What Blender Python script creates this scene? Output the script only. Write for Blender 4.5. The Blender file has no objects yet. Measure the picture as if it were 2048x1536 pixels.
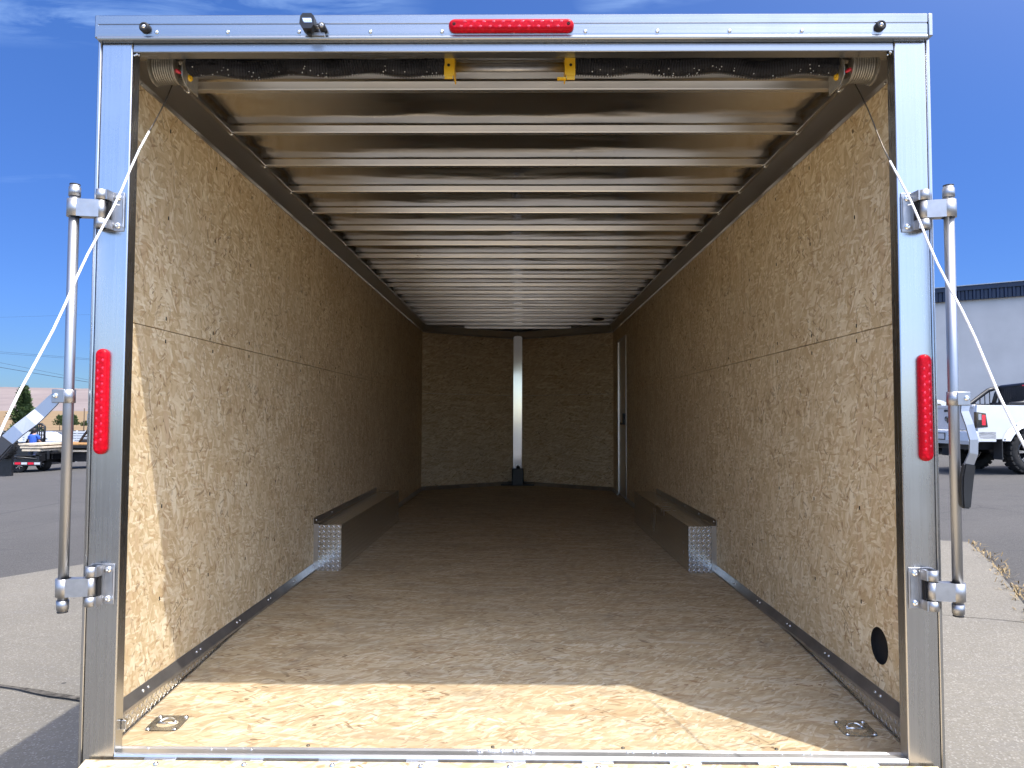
import bpy, bmesh, math, random
from mathutils import Vector, Matrix
random.seed(7)
R = math.radians
S = bpy.context.scene
C = S.collection

# ------------------------------------------------------------------ camera
CX, CZ = 0.0308, 0.9442                      # camera beside the trailer axis, height over trailer floor
cam_d = bpy.data.cameras.new('camera')
cam_d.sensor_width = 36; cam_d.lens = 26.08; cam_d.clip_end = 9000; cam_d.clip_start = 0.02
cam = bpy.data.objects.new('camera', cam_d); C.objects.link(cam); S.camera = cam
pt, yw, rl = 0.0445, -0.0107, 0.0031
fwd = Vector((math.sin(yw)*math.cos(pt), math.cos(yw)*math.cos(pt), math.sin(pt)))
right = Vector((math.cos(yw), -math.sin(yw), 0)); up = right.cross(fwd)
rr = right*math.cos(rl) + up*math.sin(rl); uu = up*math.cos(rl) - right*math.sin(rl)
M = Matrix((rr, uu, -fwd)).transposed().to_4x4(); M.translation = (CX, 0, CZ); cam.matrix_world = M

# ------------------------------------------------------------------ sun and sky
SUN = Vector((0.317, -0.2655, 0.911)).normalized()      # towards the sun
sl = bpy.data.lights.new('sun', 'SUN'); sl.energy = 2.0; sl.angle = R(0.53); sl.color = (1, 0.955, 0.88)
so = bpy.data.objects.new('sun', sl); C.objects.link(so); so.rotation_euler = SUN.to_track_quat('Z', 'Y').to_euler()
W = bpy.data.worlds.new('World'); S.world = W; W.use_nodes = True
nt = W.node_tree; N = nt.nodes; L = nt.links
bgn = N['Background']; bgn.inputs['Strength'].default_value = 0.15
sky = N.new('ShaderNodeTexSky'); sky.sky_type = 'NISHITA'; sky.sun_disc = False
sky.sun_elevation = math.asin(SUN.z); sky.sun_rotation = math.atan2(SUN.x, SUN.y); sky.altitude = 300
sky.air_density = 1.0; sky.dust_density = 0.0; sky.ozone_density = 3.5
hsv = N.new('ShaderNodeHueSaturation'); hsv.inputs['Saturation'].default_value = 1.15; hsv.inputs['Hue'].default_value = 0.512; L.new(sky.outputs[0], hsv.inputs['Color'])

def wm(op, a, b=None, c=None):
    n = N.new('ShaderNodeMath'); n.operation = op
    for i, v in enumerate((a, b, c)):
        if v is None: continue
        if isinstance(v, (int, float)): n.inputs[i].default_value = v
        else: L.new(v, n.inputs[i])
    return n.outputs[0]
tc = N.new('ShaderNodeTexCoord'); sep = N.new('ShaderNodeSeparateXYZ'); L.new(tc.outputs['Generated'], sep.inputs[0])
zc = wm('MAXIMUM', sep.outputs[2], 0.03)
pxx, pyy = wm('DIVIDE', sep.outputs[0], zc), wm('DIVIDE', sep.outputs[1], zc)     # cloud-layer plane
comb = N.new('ShaderNodeCombineXYZ'); L.new(pxx, comb.inputs[0]); L.new(pyy, comb.inputs[1])
nz = N.new('ShaderNodeTexNoise'); nz.inputs['Scale'].default_value = 3.2; nz.inputs['Detail'].default_value = 7
nz.inputs['Roughness'].default_value = 0.62; nz.inputs['Distortion'].default_value = 0.8
mp = N.new('ShaderNodeMapping'); mp.inputs['Scale'].default_value = (1.0, 2.4, 1); mp.inputs['Rotation'].default_value = (0, 0, R(-20))
L.new(comb.outputs[0], mp.inputs[0]); L.new(mp.outputs[0], nz.inputs['Vector'])
tot = None
# thin cirrus streaks: (ax, ay, bx, by, half width, strength) in the cloud-layer plane
for ax, ay, bx, by, hw, st in ((-1.62, 1.78, -0.92, 1.83, 0.17, 0.75), (-0.98, 1.62, -0.4, 1.72, 0.2, 0.8), (0.2, 1.74, 0.42, 1.68, 0.08, 0.6),
                               (-2.3, 3.1, -1.9, 3.05, 0.05, 0.4)):
    dx, dy = bx-ax, by-ay; l2 = dx*dx+dy*dy
    t = wm('ADD', wm('MULTIPLY', wm('SUBTRACT', pxx, ax), dx/l2), wm('MULTIPLY', wm('SUBTRACT', pyy, ay), dy/l2))
    t = wm('MINIMUM', wm('MAXIMUM', t, 0.0), 1.0)
    ex = wm('SUBTRACT', pxx, wm('MULTIPLY_ADD', t, dx, ax)); ey = wm('SUBTRACT', pyy, wm('MULTIPLY_ADD', t, dy, ay))
    d = wm('SQRT', wm('ADD', wm('MULTIPLY', ex, ex), wm('MULTIPLY', ey, ey)))
    m = wm('MAXIMUM', wm('SUBTRACT', 1.0, wm('DIVIDE', d, hw)), 0.0)
    m = wm('MULTIPLY', m, st)
    tot = m if tot is None else wm('MAXIMUM', tot, m)
cl = wm('MULTIPLY', tot, wm('MAXIMUM', wm('MULTIPLY_ADD', nz.outputs[0], 3.4, -1.35), 0.0))
cl = wm('MINIMUM', wm('MULTIPLY', cl, 0.5), 0.55)
mixc = N.new('ShaderNodeMix'); mixc.data_type = 'RGBA'; L.new(cl, mixc.inputs[0]); L.new(hsv.outputs[0], mixc.inputs[6])
mixc.inputs[7].default_value = (6.5, 7.2, 8.4, 1)
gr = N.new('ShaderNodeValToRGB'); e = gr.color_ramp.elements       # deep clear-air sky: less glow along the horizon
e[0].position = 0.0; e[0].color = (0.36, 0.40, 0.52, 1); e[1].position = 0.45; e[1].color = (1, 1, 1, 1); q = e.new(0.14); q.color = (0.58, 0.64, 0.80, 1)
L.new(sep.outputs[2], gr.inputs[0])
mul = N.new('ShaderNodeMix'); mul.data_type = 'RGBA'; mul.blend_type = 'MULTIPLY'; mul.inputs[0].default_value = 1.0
L.new(mixc.outputs[2], mul.inputs[6]); L.new(gr.outputs[0], mul.inputs[7]); # sky dimmed ahead and brightened behind; sun glow added to light the interior
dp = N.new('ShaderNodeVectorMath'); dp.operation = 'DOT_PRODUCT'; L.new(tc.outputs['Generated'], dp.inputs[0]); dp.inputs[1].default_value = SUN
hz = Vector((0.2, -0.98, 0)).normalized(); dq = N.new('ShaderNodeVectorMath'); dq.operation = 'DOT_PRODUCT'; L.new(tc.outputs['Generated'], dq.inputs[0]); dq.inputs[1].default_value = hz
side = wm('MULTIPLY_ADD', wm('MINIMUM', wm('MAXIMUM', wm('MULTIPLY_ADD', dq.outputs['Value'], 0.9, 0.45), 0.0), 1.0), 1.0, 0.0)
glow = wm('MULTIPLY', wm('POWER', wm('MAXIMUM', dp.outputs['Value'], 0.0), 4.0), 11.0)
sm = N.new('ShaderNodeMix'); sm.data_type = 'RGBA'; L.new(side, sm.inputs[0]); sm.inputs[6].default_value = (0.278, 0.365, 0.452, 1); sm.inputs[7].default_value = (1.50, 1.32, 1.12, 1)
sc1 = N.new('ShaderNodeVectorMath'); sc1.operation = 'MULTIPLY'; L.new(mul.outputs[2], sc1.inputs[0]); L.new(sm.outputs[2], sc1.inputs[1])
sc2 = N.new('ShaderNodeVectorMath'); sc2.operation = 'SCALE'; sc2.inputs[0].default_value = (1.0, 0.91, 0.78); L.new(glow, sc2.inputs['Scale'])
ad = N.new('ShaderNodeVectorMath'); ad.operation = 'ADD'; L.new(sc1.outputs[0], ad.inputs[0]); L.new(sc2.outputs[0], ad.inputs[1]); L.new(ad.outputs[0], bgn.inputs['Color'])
S.view_settings.view_transform = 'Standard'; S.view_settings.look = 'None'
S.view_settings.exposure = 1.48; S.view_settings.gamma = 1.0
cy = S.cycles; cy.use_denoising = True; cy.max_bounces = 14; cy.diffuse_bounces = 8; cy.glossy_bounces = 8
cy.sample_clamp_indirect = 6.0; cy.caustics_reflective = True; cy.blur_glossy = 0.5

# ------------------------------------------------------------------ material helpers
class NT:
    def __init__(s, name):
        s.m = bpy.data.materials.new(name); s.m.use_nodes = True
        s.t = s.m.node_tree; s.n = s.t.nodes; s.l = s.t.links; s.b = s.n['Principled BSDF']
        s.co = s.n.new('ShaderNodeTexCoord').outputs['Object']
    def val(s, sock, v):
        if isinstance(v, (int, float)): sock.default_value = v
        elif isinstance(v, (tuple, list)): sock.default_value = tuple(v) + ((1,) if len(v) == 3 and len(sock.default_value) == 4 else ())
        else: s.l.new(v, sock)
    def math(s, op, a, b=None, c=None, clamp=False):
        n = s.n.new('ShaderNodeMath'); n.operation = op; n.use_clamp = clamp
        for i, v in enumerate((a, b, c)):
            if v is not None: s.val(n.inputs[i], v)
        return n.outputs[0]
    def map(s, vec, scale=(1, 1, 1), rot=(0, 0, 0), loc=(0, 0, 0)):
        n = s.n.new('ShaderNodeMapping'); s.l.new(vec, n.inputs[0])
        n.inputs['Scale'].default_value = scale; n.inputs['Rotation'].default_value = rot; n.inputs['Location'].default_value = loc
        return n.outputs[0]
    def noise(s, vec, scale, detail=4, rough=0.55, dist=0.0, out=0):
        n = s.n.new('ShaderNodeTexNoise'); s.l.new(vec, n.inputs['Vector']); n.inputs['Scale'].default_value = scale
        n.inputs['Detail'].default_value = detail; n.inputs['Roughness'].default_value = rough; n.inputs['Distortion'].default_value = dist
        return n.outputs[out]
    def vor(s, vec, scale=1, feature='F1', out='Color', dim='2D', rand=1.0):
        n = s.n.new('ShaderNodeTexVoronoi'); n.voronoi_dimensions = dim; n.feature = feature
        s.l.new(vec, n.inputs['Vector']); n.inputs['Scale'].default_value = scale; n.inputs['Randomness'].default_value = rand
        return n.outputs[out]
    def sep(s, vec):
        n = s.n.new('ShaderNodeSeparateXYZ'); s.l.new(vec, n.inputs[0]); return n.outputs
    def comb(s, x=0, y=0, z=0):
        n = s.n.new('ShaderNodeCombineXYZ')
        for i, v in enumerate((x, y, z)): s.val(n.inputs[i], v)
        return n.outputs[0]
    def ramp(s, f, stops, interp='LINEAR'):
        n = s.n.new('ShaderNodeValToRGB'); n.color_ramp.interpolation = interp; e = n.color_ramp.elements
        while len(e) < len(stops): e.new(0.5)
        for q, (p, c) in zip(e, stops):
            q.position = p; q.color = tuple(c) + (1,) if isinstance(c, (tuple, list)) else (c, c, c, 1)
        s.val(n.inputs[0], f); return n.outputs[0]
    def mix(s, f, a, b, mode='MIX'):
        n = s.n.new('ShaderNodeMix'); n.data_type = 'RGBA'; n.blend_type = mode
        s.val(n.inputs[0], f); s.val(n.inputs[6], a); s.val(n.inputs[7], b); return n.outputs[2]
    def bump(s, h, dist=0.002, strength=1.0):
        n = s.n.new('ShaderNodeBump'); s.val(n.inputs['Height'], h); n.inputs['Distance'].default_value = dist
        n.inputs['Strength'].default_value = strength; s.l.new(n.outputs[0], s.b.inputs['Normal'])
    def set(s, **k):
        for a, v in k.items(): s.val(s.b.inputs[a.replace('_', ' ')], v)
        return s

def plain(name, col, rough=0.5, metal=0.0, var=0.08, vs=6.0, spec=0.5, coat=0.0, bump=0.0, bs=40):
    t = NT(name); f = t.noise(t.co, vs, 5)
    c2 = tuple(max(0, c*(1-var*2)) for c in col); c1 = tuple(min(1, c*(1+var)) for c in col)
    t.set(Base_Color=t.ramp(f, ((0.3, c2), (0.7, c1))), Metallic=metal)
    g = t.noise(t.co, vs*3, 4); t.set(Roughness=t.math('MULTIPLY_ADD', g, 0.16, rough-0.08, True))
    t.b.inputs['Specular IOR Level'].default_value = spec; t.b.inputs['Coat Weight'].default_value = coat
    if bump: t.bump(t.noise(t.co, bs, 5), bump, 0.6)
    return t.m

def alum(name, along, rough=0.30, aniso=0.6, tang=None, col=(0.80, 0.81, 0.82), wav=0.0, dirt=0.12):
    """mill-finish aluminium: fine drawing streaks along one axis"""
    t = NT(name)
    sc = [9, 9, 9]; sc['xyz'.index(along)] = 0.12
    st = t.noise(t.map(t.co, [v*16 for v in sc]), 1.0, 3)
    cloud = t.noise(t.co, 3.5, 5, 0.6)
    rg = t.math('ADD', t.math('MULTIPLY_ADD', st, 0.10, rough-0.07), t.math('MULTIPLY', t.math('SUBTRACT', cloud, 0.5), 0.14))
    t.set(Metallic=1.0, Roughness=rg)
    lo = tuple(c*(1-dirt*1.6) for c in col)
    t.set(Base_Color=t.mix(t.math('MULTIPLY_ADD', st, 0.5, t.math('MULTIPLY', cloud, 0.5)), lo, col))
    if aniso:
        t.b.inputs['Anisotropic'].default_value = aniso
        t.l.new(t.comb(*tang), t.b.inputs['Tangent'])
    if wav:
        h = t.noise(t.map(t.co, (0.5, 1.6, 1)), 2.2, 2); t.bump(t.math('ADD', h, t.math('MULTIPLY', st, 0.012)), wav, 1.0)
    else:
        t.bump(st, 0.0002, 0.5)
    return t.m

def osb(name, ua, va, along_v=True, tint=1.0, dirt=0.0, con=1.0, streak=1.0):
    """oriented strand board: layered flat wood strands at many angles, dark gaps and bark flecks"""
    t = NT(name); sp = t.sep(t.co); u, v = sp['xyz'.index(ua)], sp['xyz'.index(va)]
    uv = t.comb(u, v, 0)
    def warp(amp, sc, src):
        wob = t.n.new('ShaderNodeVectorMath'); wob.operation = 'SUBTRACT'; t.l.new(t.noise(uv, sc, 2, out=1), wob.inputs[0]); wob.inputs[1].default_value = (0.5, 0.5, 0.5)
        n = t.n.new('ShaderNodeVectorMath'); n.operation = 'MULTIPLY_ADD'; t.l.new(wob.outputs[0], n.inputs[0]); n.inputs[1].default_value = (amp, amp, 0); t.l.new(src, n.inputs[2]); return n.outputs[0]
    uvw = warp(0.012, 14, warp(0.10, 3.2, uv))
    base = 90 if along_v else 0
    stops = ((0.0, (0.41*tint, 0.282*tint, 0.142*tint)), (0.35, (0.57*tint, 0.432*tint, 0.245*tint)),
             (0.7, (0.69*tint, 0.56*tint, 0.36*tint)), (1.0, (0.83*tint, 0.735*tint, 0.54*tint)))
    col = hsum = None
    def rotv(ang, ln, wd, k):
        rot = t.n.new('ShaderNodeVectorRotate'); rot.rotation_type = 'Z_AXIS'; rot.inputs['Angle'].default_value = R(-ang); t.l.new(uvw, rot.inputs['Vector'])
        return rot.outputs[0], t.map(rot.outputs[0], (1/ln, 1/wd, 1), (0, 0, 0), (k*13.7, k*7.1, 0))
    sa = 1.0 if along_v else 0.55
    for i, (ang, ln, wd, cov) in enumerate(((base+8, 0.085, 0.016, 0), (base-62*sa, 0.070, 0.014, 0.5), (base+71*sa, 0.065, 0.013, 0.5), (base-24*sa, 0.085*streak, 0.014, 0.45), (base+33*sa, 0.055, 0.010, 0.55), (base-5, 0.12*streak, 0.026, 0.86), (base+85*sa, 0.035, 0.008, 0.7))):
        rv, vec = rotv(ang, ln, wd, i)
        cs = t.sep(t.vor(vec))
        grain = t.noise(t.map(rv, (14, 300, 1)), 1.0, 3)
        val = t.math('MULTIPLY_ADD', t.math('SUBTRACT', grain, 0.5), 0.42*con, t.math('MULTIPLY_ADD', t.math('SUBTRACT', cs[0], 0.5), 0.8*con, 0.56))
        ci = t.ramp(val, stops)
        ci = t.mix(t.math('MULTIPLY', t.math('GREATER_THAN', cs[2], 0.93), 0.55), ci, (0.42*tint, 0.25*tint, 0.115*tint))
        if col is None: col = ci; hsum = cs[0]
        else:
            on = t.math('GREATER_THAN', cs[1], cov)
            e = t.ramp(t.vor(vec, feature='DISTANCE_TO_EDGE', out='Distance'), ((0.0, 1.0), (0.10, 0.0)))
            col = t.mix(t.math('MULTIPLY', on, 0.85), col, ci); col = t.mix(t.math('MULTIPLY', t.math('MULTIPLY', on, e), 0.13*con), col, (0.24*tint, 0.15*tint, 0.07*tint))
            hsum = t.math('ADD', t.math('MULTIPLY', hsum, 0.6), t.math('MULTIPLY', on, cs[0]))
    # bark flecks and dark slivers, thicker in some patches than others
    patch = t.ramp(t.noise(uv, 4.5, 3, 0.6), ((0.38, 0.15), (0.62, 1.0)))
    for k, (ang, ln, wd, th, stg) in enumerate(((base+18, 0.040, 0.0055, 0.972, 0.75), (base-50*sa, 0.030, 0.006, 0.975, 0.7), (base+68*sa, 0.022, 0.005, 0.972, 0.6), (base, 0.014, 0.009, 0.985, 0.8), (base-75*sa, 0.05, 0.012, 0.987, 0.55))):
        rv, vec = rotv(ang, ln, wd, k+20)
        cs = t.sep(t.vor(vec)); on = t.math('MULTIPLY', t.math('GREATER_THAN', cs[0], th), patch)
        col = t.mix(t.math('MULTIPLY', on, stg*con), col, t.mix(cs[1], (0.10*tint, 0.055*tint, 0.025*tint), (0.30*tint, 0.15*tint, 0.06*tint)))
    big = t.noise(uv, 1.7, 5, 0.62)
    col = t.mix(t.math('MULTIPLY', t.ramp(big, ((0.38, 0.0), (0.72, 1.0))), 0.34), col, (0.44*tint, 0.33*tint, 0.195*tint))
    big2 = t.noise(t.map(uv, (1, 1, 1), (0, 0, 0), (9, 4, 0)), 6.5, 4, 0.6)
    col = t.mix(t.math('MULTIPLY', t.ramp(big2, ((0.52, 0.0), (0.75, 1.0))), 0.26), col, (0.50*tint, 0.325*tint, 0.175*tint))
    if dirt:
        dn = t.noise(t.map(uv, (1.0, 2.6, 1)), 3.0, 8, 0.68, 0.6)
        col = t.mix(t.math('MULTIPLY', t.ramp(dn, ((0.46, 0.0), (0.72, 1.0))), dirt), col, (0.17, 0.145, 0.115))
        d2 = t.noise(t.map(uv, (3, 14, 1)), 3.0, 6, 0.7, 1.5)
        col = t.mix(t.math('MULTIPLY', t.ramp(d2, ((0.60, 0.0), (0.70, 1.0))), dirt*0.9), col, (0.12, 0.10, 0.075))
        d3 = t.noise(t.map(uv, (2.2, 1.0, 1), (0, 0, R(8)), (3, 8, 0)), 1.6, 9, 0.72, 2.2)
        col = t.mix(t.math('MULTIPLY', t.ramp(d3, ((0.56, 0.0), (0.63, 1.0))), dirt*0.7), col, (0.20, 0.175, 0.14))
    t.set(Base_Color=col, Roughness=0.70); t.b.inputs['Specular IOR Level'].default_value = 0.3
    t.bump(hsum, 0.0008, 0.5)
    return t.m

def diamond(name, ua, va, pitch=0.030, rough=0.24, bd=0.003):
    """tread plate: raised lozenges in alternating directions"""
    t = NT(name); sp = t.sep(t.co); hs = None
    for k, (ox, oy, ang) in enumerate(((0, 0, 45), (0.5, 0.5, -45))):
        u = t.math('ADD', t.math('DIVIDE', sp['xyz'.index(ua)], pitch), ox); v = t.math('ADD', t.math('DIVIDE', sp['xyz'.index(va)], pitch), oy)
        fu = t.math('SUBTRACT', t.math('FRACT', u), 0.5); fv = t.math('SUBTRACT', t.math('FRACT', v), 0.5)
        c, s_ = math.cos(R(ang)), math.sin(R(ang))
        a = t.math('ADD', t.math('MULTIPLY', fu, c), t.math('MULTIPLY', fv, s_)); b = t.math('SUBTRACT', t.math('MULTIPLY', fv, c), t.math('MULTIPLY', fu, s_))
        d = t.math('ADD', t.math('POWER', t.math('DIVIDE', t.math('ABSOLUTE', a), 0.40), 2.0), t.math('POWER', t.math('DIVIDE', t.math('ABSOLUTE', b), 0.11), 2.0))
        h = t.math('SUBTRACT', 1.0, d, None, True)
        hs = h if hs is None else t.math('MAXIMUM', hs, h)
    t.set(Metallic=1.0, Base_Color=(0.74, 0.74, 0.73)); t.set(Roughness=t.math('MULTIPLY_ADD', t.noise(t.co, 5, 4), 0.14, rough-0.06))
    t.bump(t.math('SQRT', hs), bd, 1.0)
    return t.m

MT = {}
MT['post'] = alum('post_aluminium', 'z', 0.29, 0.55, (1, 0, 0), (0.55, 0.555, 0.56), dirt=0.2)
MT['header'] = alum('header_aluminium', 'x', 0.27, 0.7, (0, 0, 1), (0.42, 0.43, 0.44), dirt=0.18)
MT['sillm'] = alum('sill_aluminium', 'x', 0.40, 0.5, (0, 1, 0))
MT['bow'] = alum('bow_aluminium', 'x', 0.33, 0.5, (0, 0, 1), (0.86, 0.85, 0.83))
MT['roof'] = alum('roof_aluminium', 'x', 0.16, 0.35, (0, 1, 0), (0.84, 0.825, 0.80), wav=0.016)
MT['trim'] = alum('trim_aluminium', 'y', 0.34, 0.3, (1, 0, 0), (0.66, 0.64, 0.62))
MT['base'] = plain('base_trim_metal', (0.42, 0.40, 0.38), 0.33, 0.82, 0.12, 8)
MT['pole'] = alum('pole_aluminium', 'z', 0.46, 0.0, None, (0.41, 0.42, 0.44))
MT['zinc'] = plain('zinc_plated_steel', (0.72, 0.73, 0.72), 0.28, 1.0, 0.08, 30)
MT['cast'] = plain('cast_aluminium', (0.43, 0.43, 0.435), 0.47, 1.0, 0.06, 40)
MT['hose'] = plain('black_hose', (0.035, 0.035, 0.040), 0.22, 0, 0.2, 20, 0.9)
MT['blk'] = plain('black_plastic', (0.012, 0.012, 0.013), 0.42, 0, 0.2, 20)
MT['rub'] = plain('black_rubber', (0.016, 0.016, 0.017), 0.7, 0, 0.2, 20)
MT['gap'] = plain('dark_gap', (0.006, 0.005, 0.005), 0.9, 0, 0.1, 20)
MT['dark_frame'] = plain('painted_black_steel', (0.014, 0.014, 0.016), 0.4, 0, 0.3, 10)
MT['yel'] = plain('yellow_paint', (0.80, 0.45, 0.012), 0.4, 0, 0.06, 12)
MT['wire'] = plain('steel_wire', (0.18, 0.16, 0.13), 0.5, 1.0, 0.2, 60)
MT['drumm'] = plain('grey_cast_drum', (0.42, 0.39, 0.33), 0.42, 0.7, 0.12, 60)
MT['sleeve'] = plain('white_plastic_sleeve', (0.86, 0.85, 0.82), 0.4, 0, 0.05, 40)
MT['osb_l'] = osb('strand_board_wall', 'y', 'z', True, 1.08)
MT['osb_n'] = osb('strand_board_nose', 'x', 'z', False, 1.1, streak=1.6)
MT['osb_f'] = osb('strand_board_floor', 'x', 'y', False, 0.78, 0.34, streak=2.2)
MT['osb_t'] = osb('strand_board_ramp', 'x', 'y', False, 0.95, 0.14, streak=2.2)
MT['dia_n'] = diamond('tread_plate_nose', 'x', 'z', 0.040, 0.09, 0.0014); MT['dia_xz'] = diamond('tread_plate_front', 'x', 'z'); MT['dia_yz'] = diamond('tread_plate_side', 'y', 'z')
MT['red'] = plain('red_lens', (0.80, 0.004, 0.022), 0.16, 0, 0.12, 25, 0.35)
t = NT('red_lens'); pv = t.vor(t.co, 95, out='Distance', dim='3D'); pc = t.sep(t.vor(t.co, 95, dim='3D'))
t.set(Base_Color=t.ramp(t.math('MULTIPLY_ADD', pc[0], 0.5, pv), ((0.1, (0.66, 0.003, 0.018)), (0.75, (0.46, 0.002, 0.010)))), Roughness=0.3); t.b.inputs['Specular IOR Level'].default_value = 0.14; t.bump(pv, 0.0012, 0.5); MT['red'] = t.m
MT['redd'] = plain('red_lens_inner', (0.78, 0.015, 0.05), 0.10, 0, 0.25, 60, 0.7)
MT['white'] = plain('white_car_paint', (0.60, 0.61, 0.62), 0.22, 0, 0.02, 4, 0.5, 0.6)
MT['glass'] = plain('dark_glass', (0.015, 0.018, 0.024), 0.06, 0, 0.1, 4, 0.8)
MT['tyre'] = plain('tyre_rubber', (0.022, 0.021, 0.020), 0.8, 0, 0.25, 14, 0.3, 0, 0.004, 30)
MT['rim'] = plain('black_chrome_rim', (0.10, 0.10, 0.11), 0.2, 1.0, 0.3, 10)
MT['chrome'] = plain('chrome', (0.85, 0.85, 0.86), 0.10, 1.0, 0.03, 10)
MT['skin'] = plain('outer_white_skin', (0.72, 0.72, 0.73), 0.3, 0, 0.03, 3)

# ------------------------------------------------------------------ mesh helpers
class MB:
    """collects shapes into one mesh"""
    def __init__(s): s.bm = bmesh.new()
    def _mark(s, fs, mi, sm):
        for f in fs: f.material_index = mi; f.smooth = sm
    def quad(s, *p, mi=0, sm=False):
        f = s.bm.faces.new([s.bm.verts.new(q) for q in p]); s._mark([f], mi, sm); return f
    def box(s, x0, x1, y0, y1, z0, z1, mi=0, bev=0.0, mat=None, seg=2):
        P = [Vector((x, y, z)) for x in (x0, x1) for y in (y0, y1) for z in (z0, z1)]
        if mat is not None: P = [mat @ p for p in P]
        v = [s.bm.verts.new(p) for p in P]
        fs = [s.bm.faces.new([v[i] for i in f]) for f in ((0, 1, 3, 2), (4, 6, 7, 5), (0, 4, 5, 1), (2, 3, 7, 6), (0, 2, 6, 4), (1, 5, 7, 3))]
        s._mark(fs, mi, False)
        if bev:
            es = list({e for f in fs for e in f.edges})
            r = bmesh.ops.bevel(s.bm, geom=es, offset=bev, segments=seg, affect='EDGES', profile=0.5)
            for f in r['faces']: f.material_index = mi; f.smooth = True
        return s
    def prism(s, poly, axis, a, b, mi=0, sm=False, mat=None, cap=True):
        """2-D outline pushed along an axis; outline given in the other two axes in xyz order"""
        def P(q, w):
            v = {'x': (w, q[0], q[1]), 'y': (q[0], w, q[1]), 'z': (q[0], q[1], w)}[axis]; v = Vector(v)
            return mat @ v if mat is not None else v
        A = [s.bm.verts.new(P(q, a)) for q in poly]; B = [s.bm.verts.new(P(q, b)) for q in poly]; n = len(poly)
        fs = [s.bm.faces.new((A[i], A[(i+1) % n], B[(i+1) % n], B[i])) for i in range(n)]; s._mark(fs, mi, sm)
        if cap: s._mark([s.bm.faces.new(A[::-1]), s.bm.faces.new(B)], mi, False)
        return s
    def tube(s, pts, r, seg=12, mi=0, cap=True, squash=None):
        pts = [Vector(p) for p in pts]; rs = r if isinstance(r, (list, tuple)) else [r]*len(pts)
        prev = None; rings = []
        for i, p in enumerate(pts):
            d = (pts[min(i+1, len(pts)-1)] - pts[max(i-1, 0)]).normalized()
            if prev is None:
                u = d.orthogonal().normalized()
                if squash: u = (Vector(squash) - d*d.dot(Vector(squash))).normalized()
            else: u = (prev - d*prev.dot(d)).normalized()
            prev = u; w = d.cross(u)
            rings.append([s.bm.verts.new(p + (u*math.cos(2*math.pi*k/seg) + w*math.sin(2*math.pi*k/seg))*rs[i]) for k in range(seg)])
        for a, b in zip(rings, rings[1:]):
            s._mark([s.bm.faces.new((a[k], a[(k+1) % seg], b[(k+1) % seg], b[k])) for k in range(seg)], mi, True)
        if cap: s._mark([s.bm.faces.new(rings[0][::-1]), s.bm.faces.new(rings[-1])], mi, False)
        return s
    def cyl(s, a, b, r, seg=20, mi=0): return s.tube([a, b], r, seg, mi)
    def lathe(s, prof, c, axis, seg=28, mi=0, sm=True):
        """prof: (distance along axis, radius)"""
        c = Vector(c); ax = Vector(axis).normalized(); u = ax.orthogonal().normalized(); w = ax.cross(u); rings = []
        for h, r in prof:
            r = max(r, 1e-5)
            rings.append([s.bm.verts.new(c + ax*h + (u*math.cos(2*math.pi*k/seg) + w*math.sin(2*math.pi*k/seg))*r) for k in range(seg)])
        for a, b in zip(rings, rings[1:]):
            s._mark([s.bm.faces.new((a[k], a[(k+1) % seg], b[(k+1) % seg], b[k])) for k in range(seg)], mi, sm)
        return s
    def screw(s, p, n, r=0.006, mi=0):
        n = Vector(n).normalized(); s.lathe([(0, r), (r*0.35, r*0.92), (r*0.62, r*0.55), (r*0.66, r*0.25), (r*0.4, r*0.2), (r*0.4, 0)], p, n, 10, mi); return s
    def ball(s, c, r, mi=0, seg=10, sq=(1, 1, 1)):
        m = Matrix.Translation(c) @ Matrix.Diagonal((*[r*q for q in sq], 1))
        o = bmesh.ops.create_uvsphere(s.bm, u_segments=seg, v_segments=max(4, seg//2+1), radius=1, matrix=m)
        s._mark({f for v in o['verts'] for f in v.link_faces}, mi, True); return s
    def build(s, name, mats, parent=None, fix=True):
        if fix: bmesh.ops.recalc_face_normals(s.bm, faces=s.bm.faces[:])
        me = bpy.data.meshes.new(name); s.bm.to_mesh(me); s.bm.free()
        for m in (mats if isinstance(mats, (list, tuple)) else [mats]): me.materials.append(m)
        o = bpy.data.objects.new(name, me); C.objects.link(o)
        if parent is not None: o.parent = parent
        return o

def tag(o, label=None, cat=None, group=None, kind=None):
    for k, v in (('label', label), ('category', cat), ('group', group), ('kind', kind)):
        if v: o[k] = v
    return o
def empty(name, loc=(0, 0, 0), rz=0, **k):
    o = bpy.data.objects.new(name, None); C.objects.link(o); o.location = loc; o.rotation_euler = (0, 0, rz); o.empty_display_size = 0.1
    return tag(o, **k)
def copy_tree(o, parent=None):
    c = o.copy(); C.objects.link(c)
    if parent is not None: c.parent = parent
    for ch in list(o.children): copy_tree(ch, c)
    return c

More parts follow.
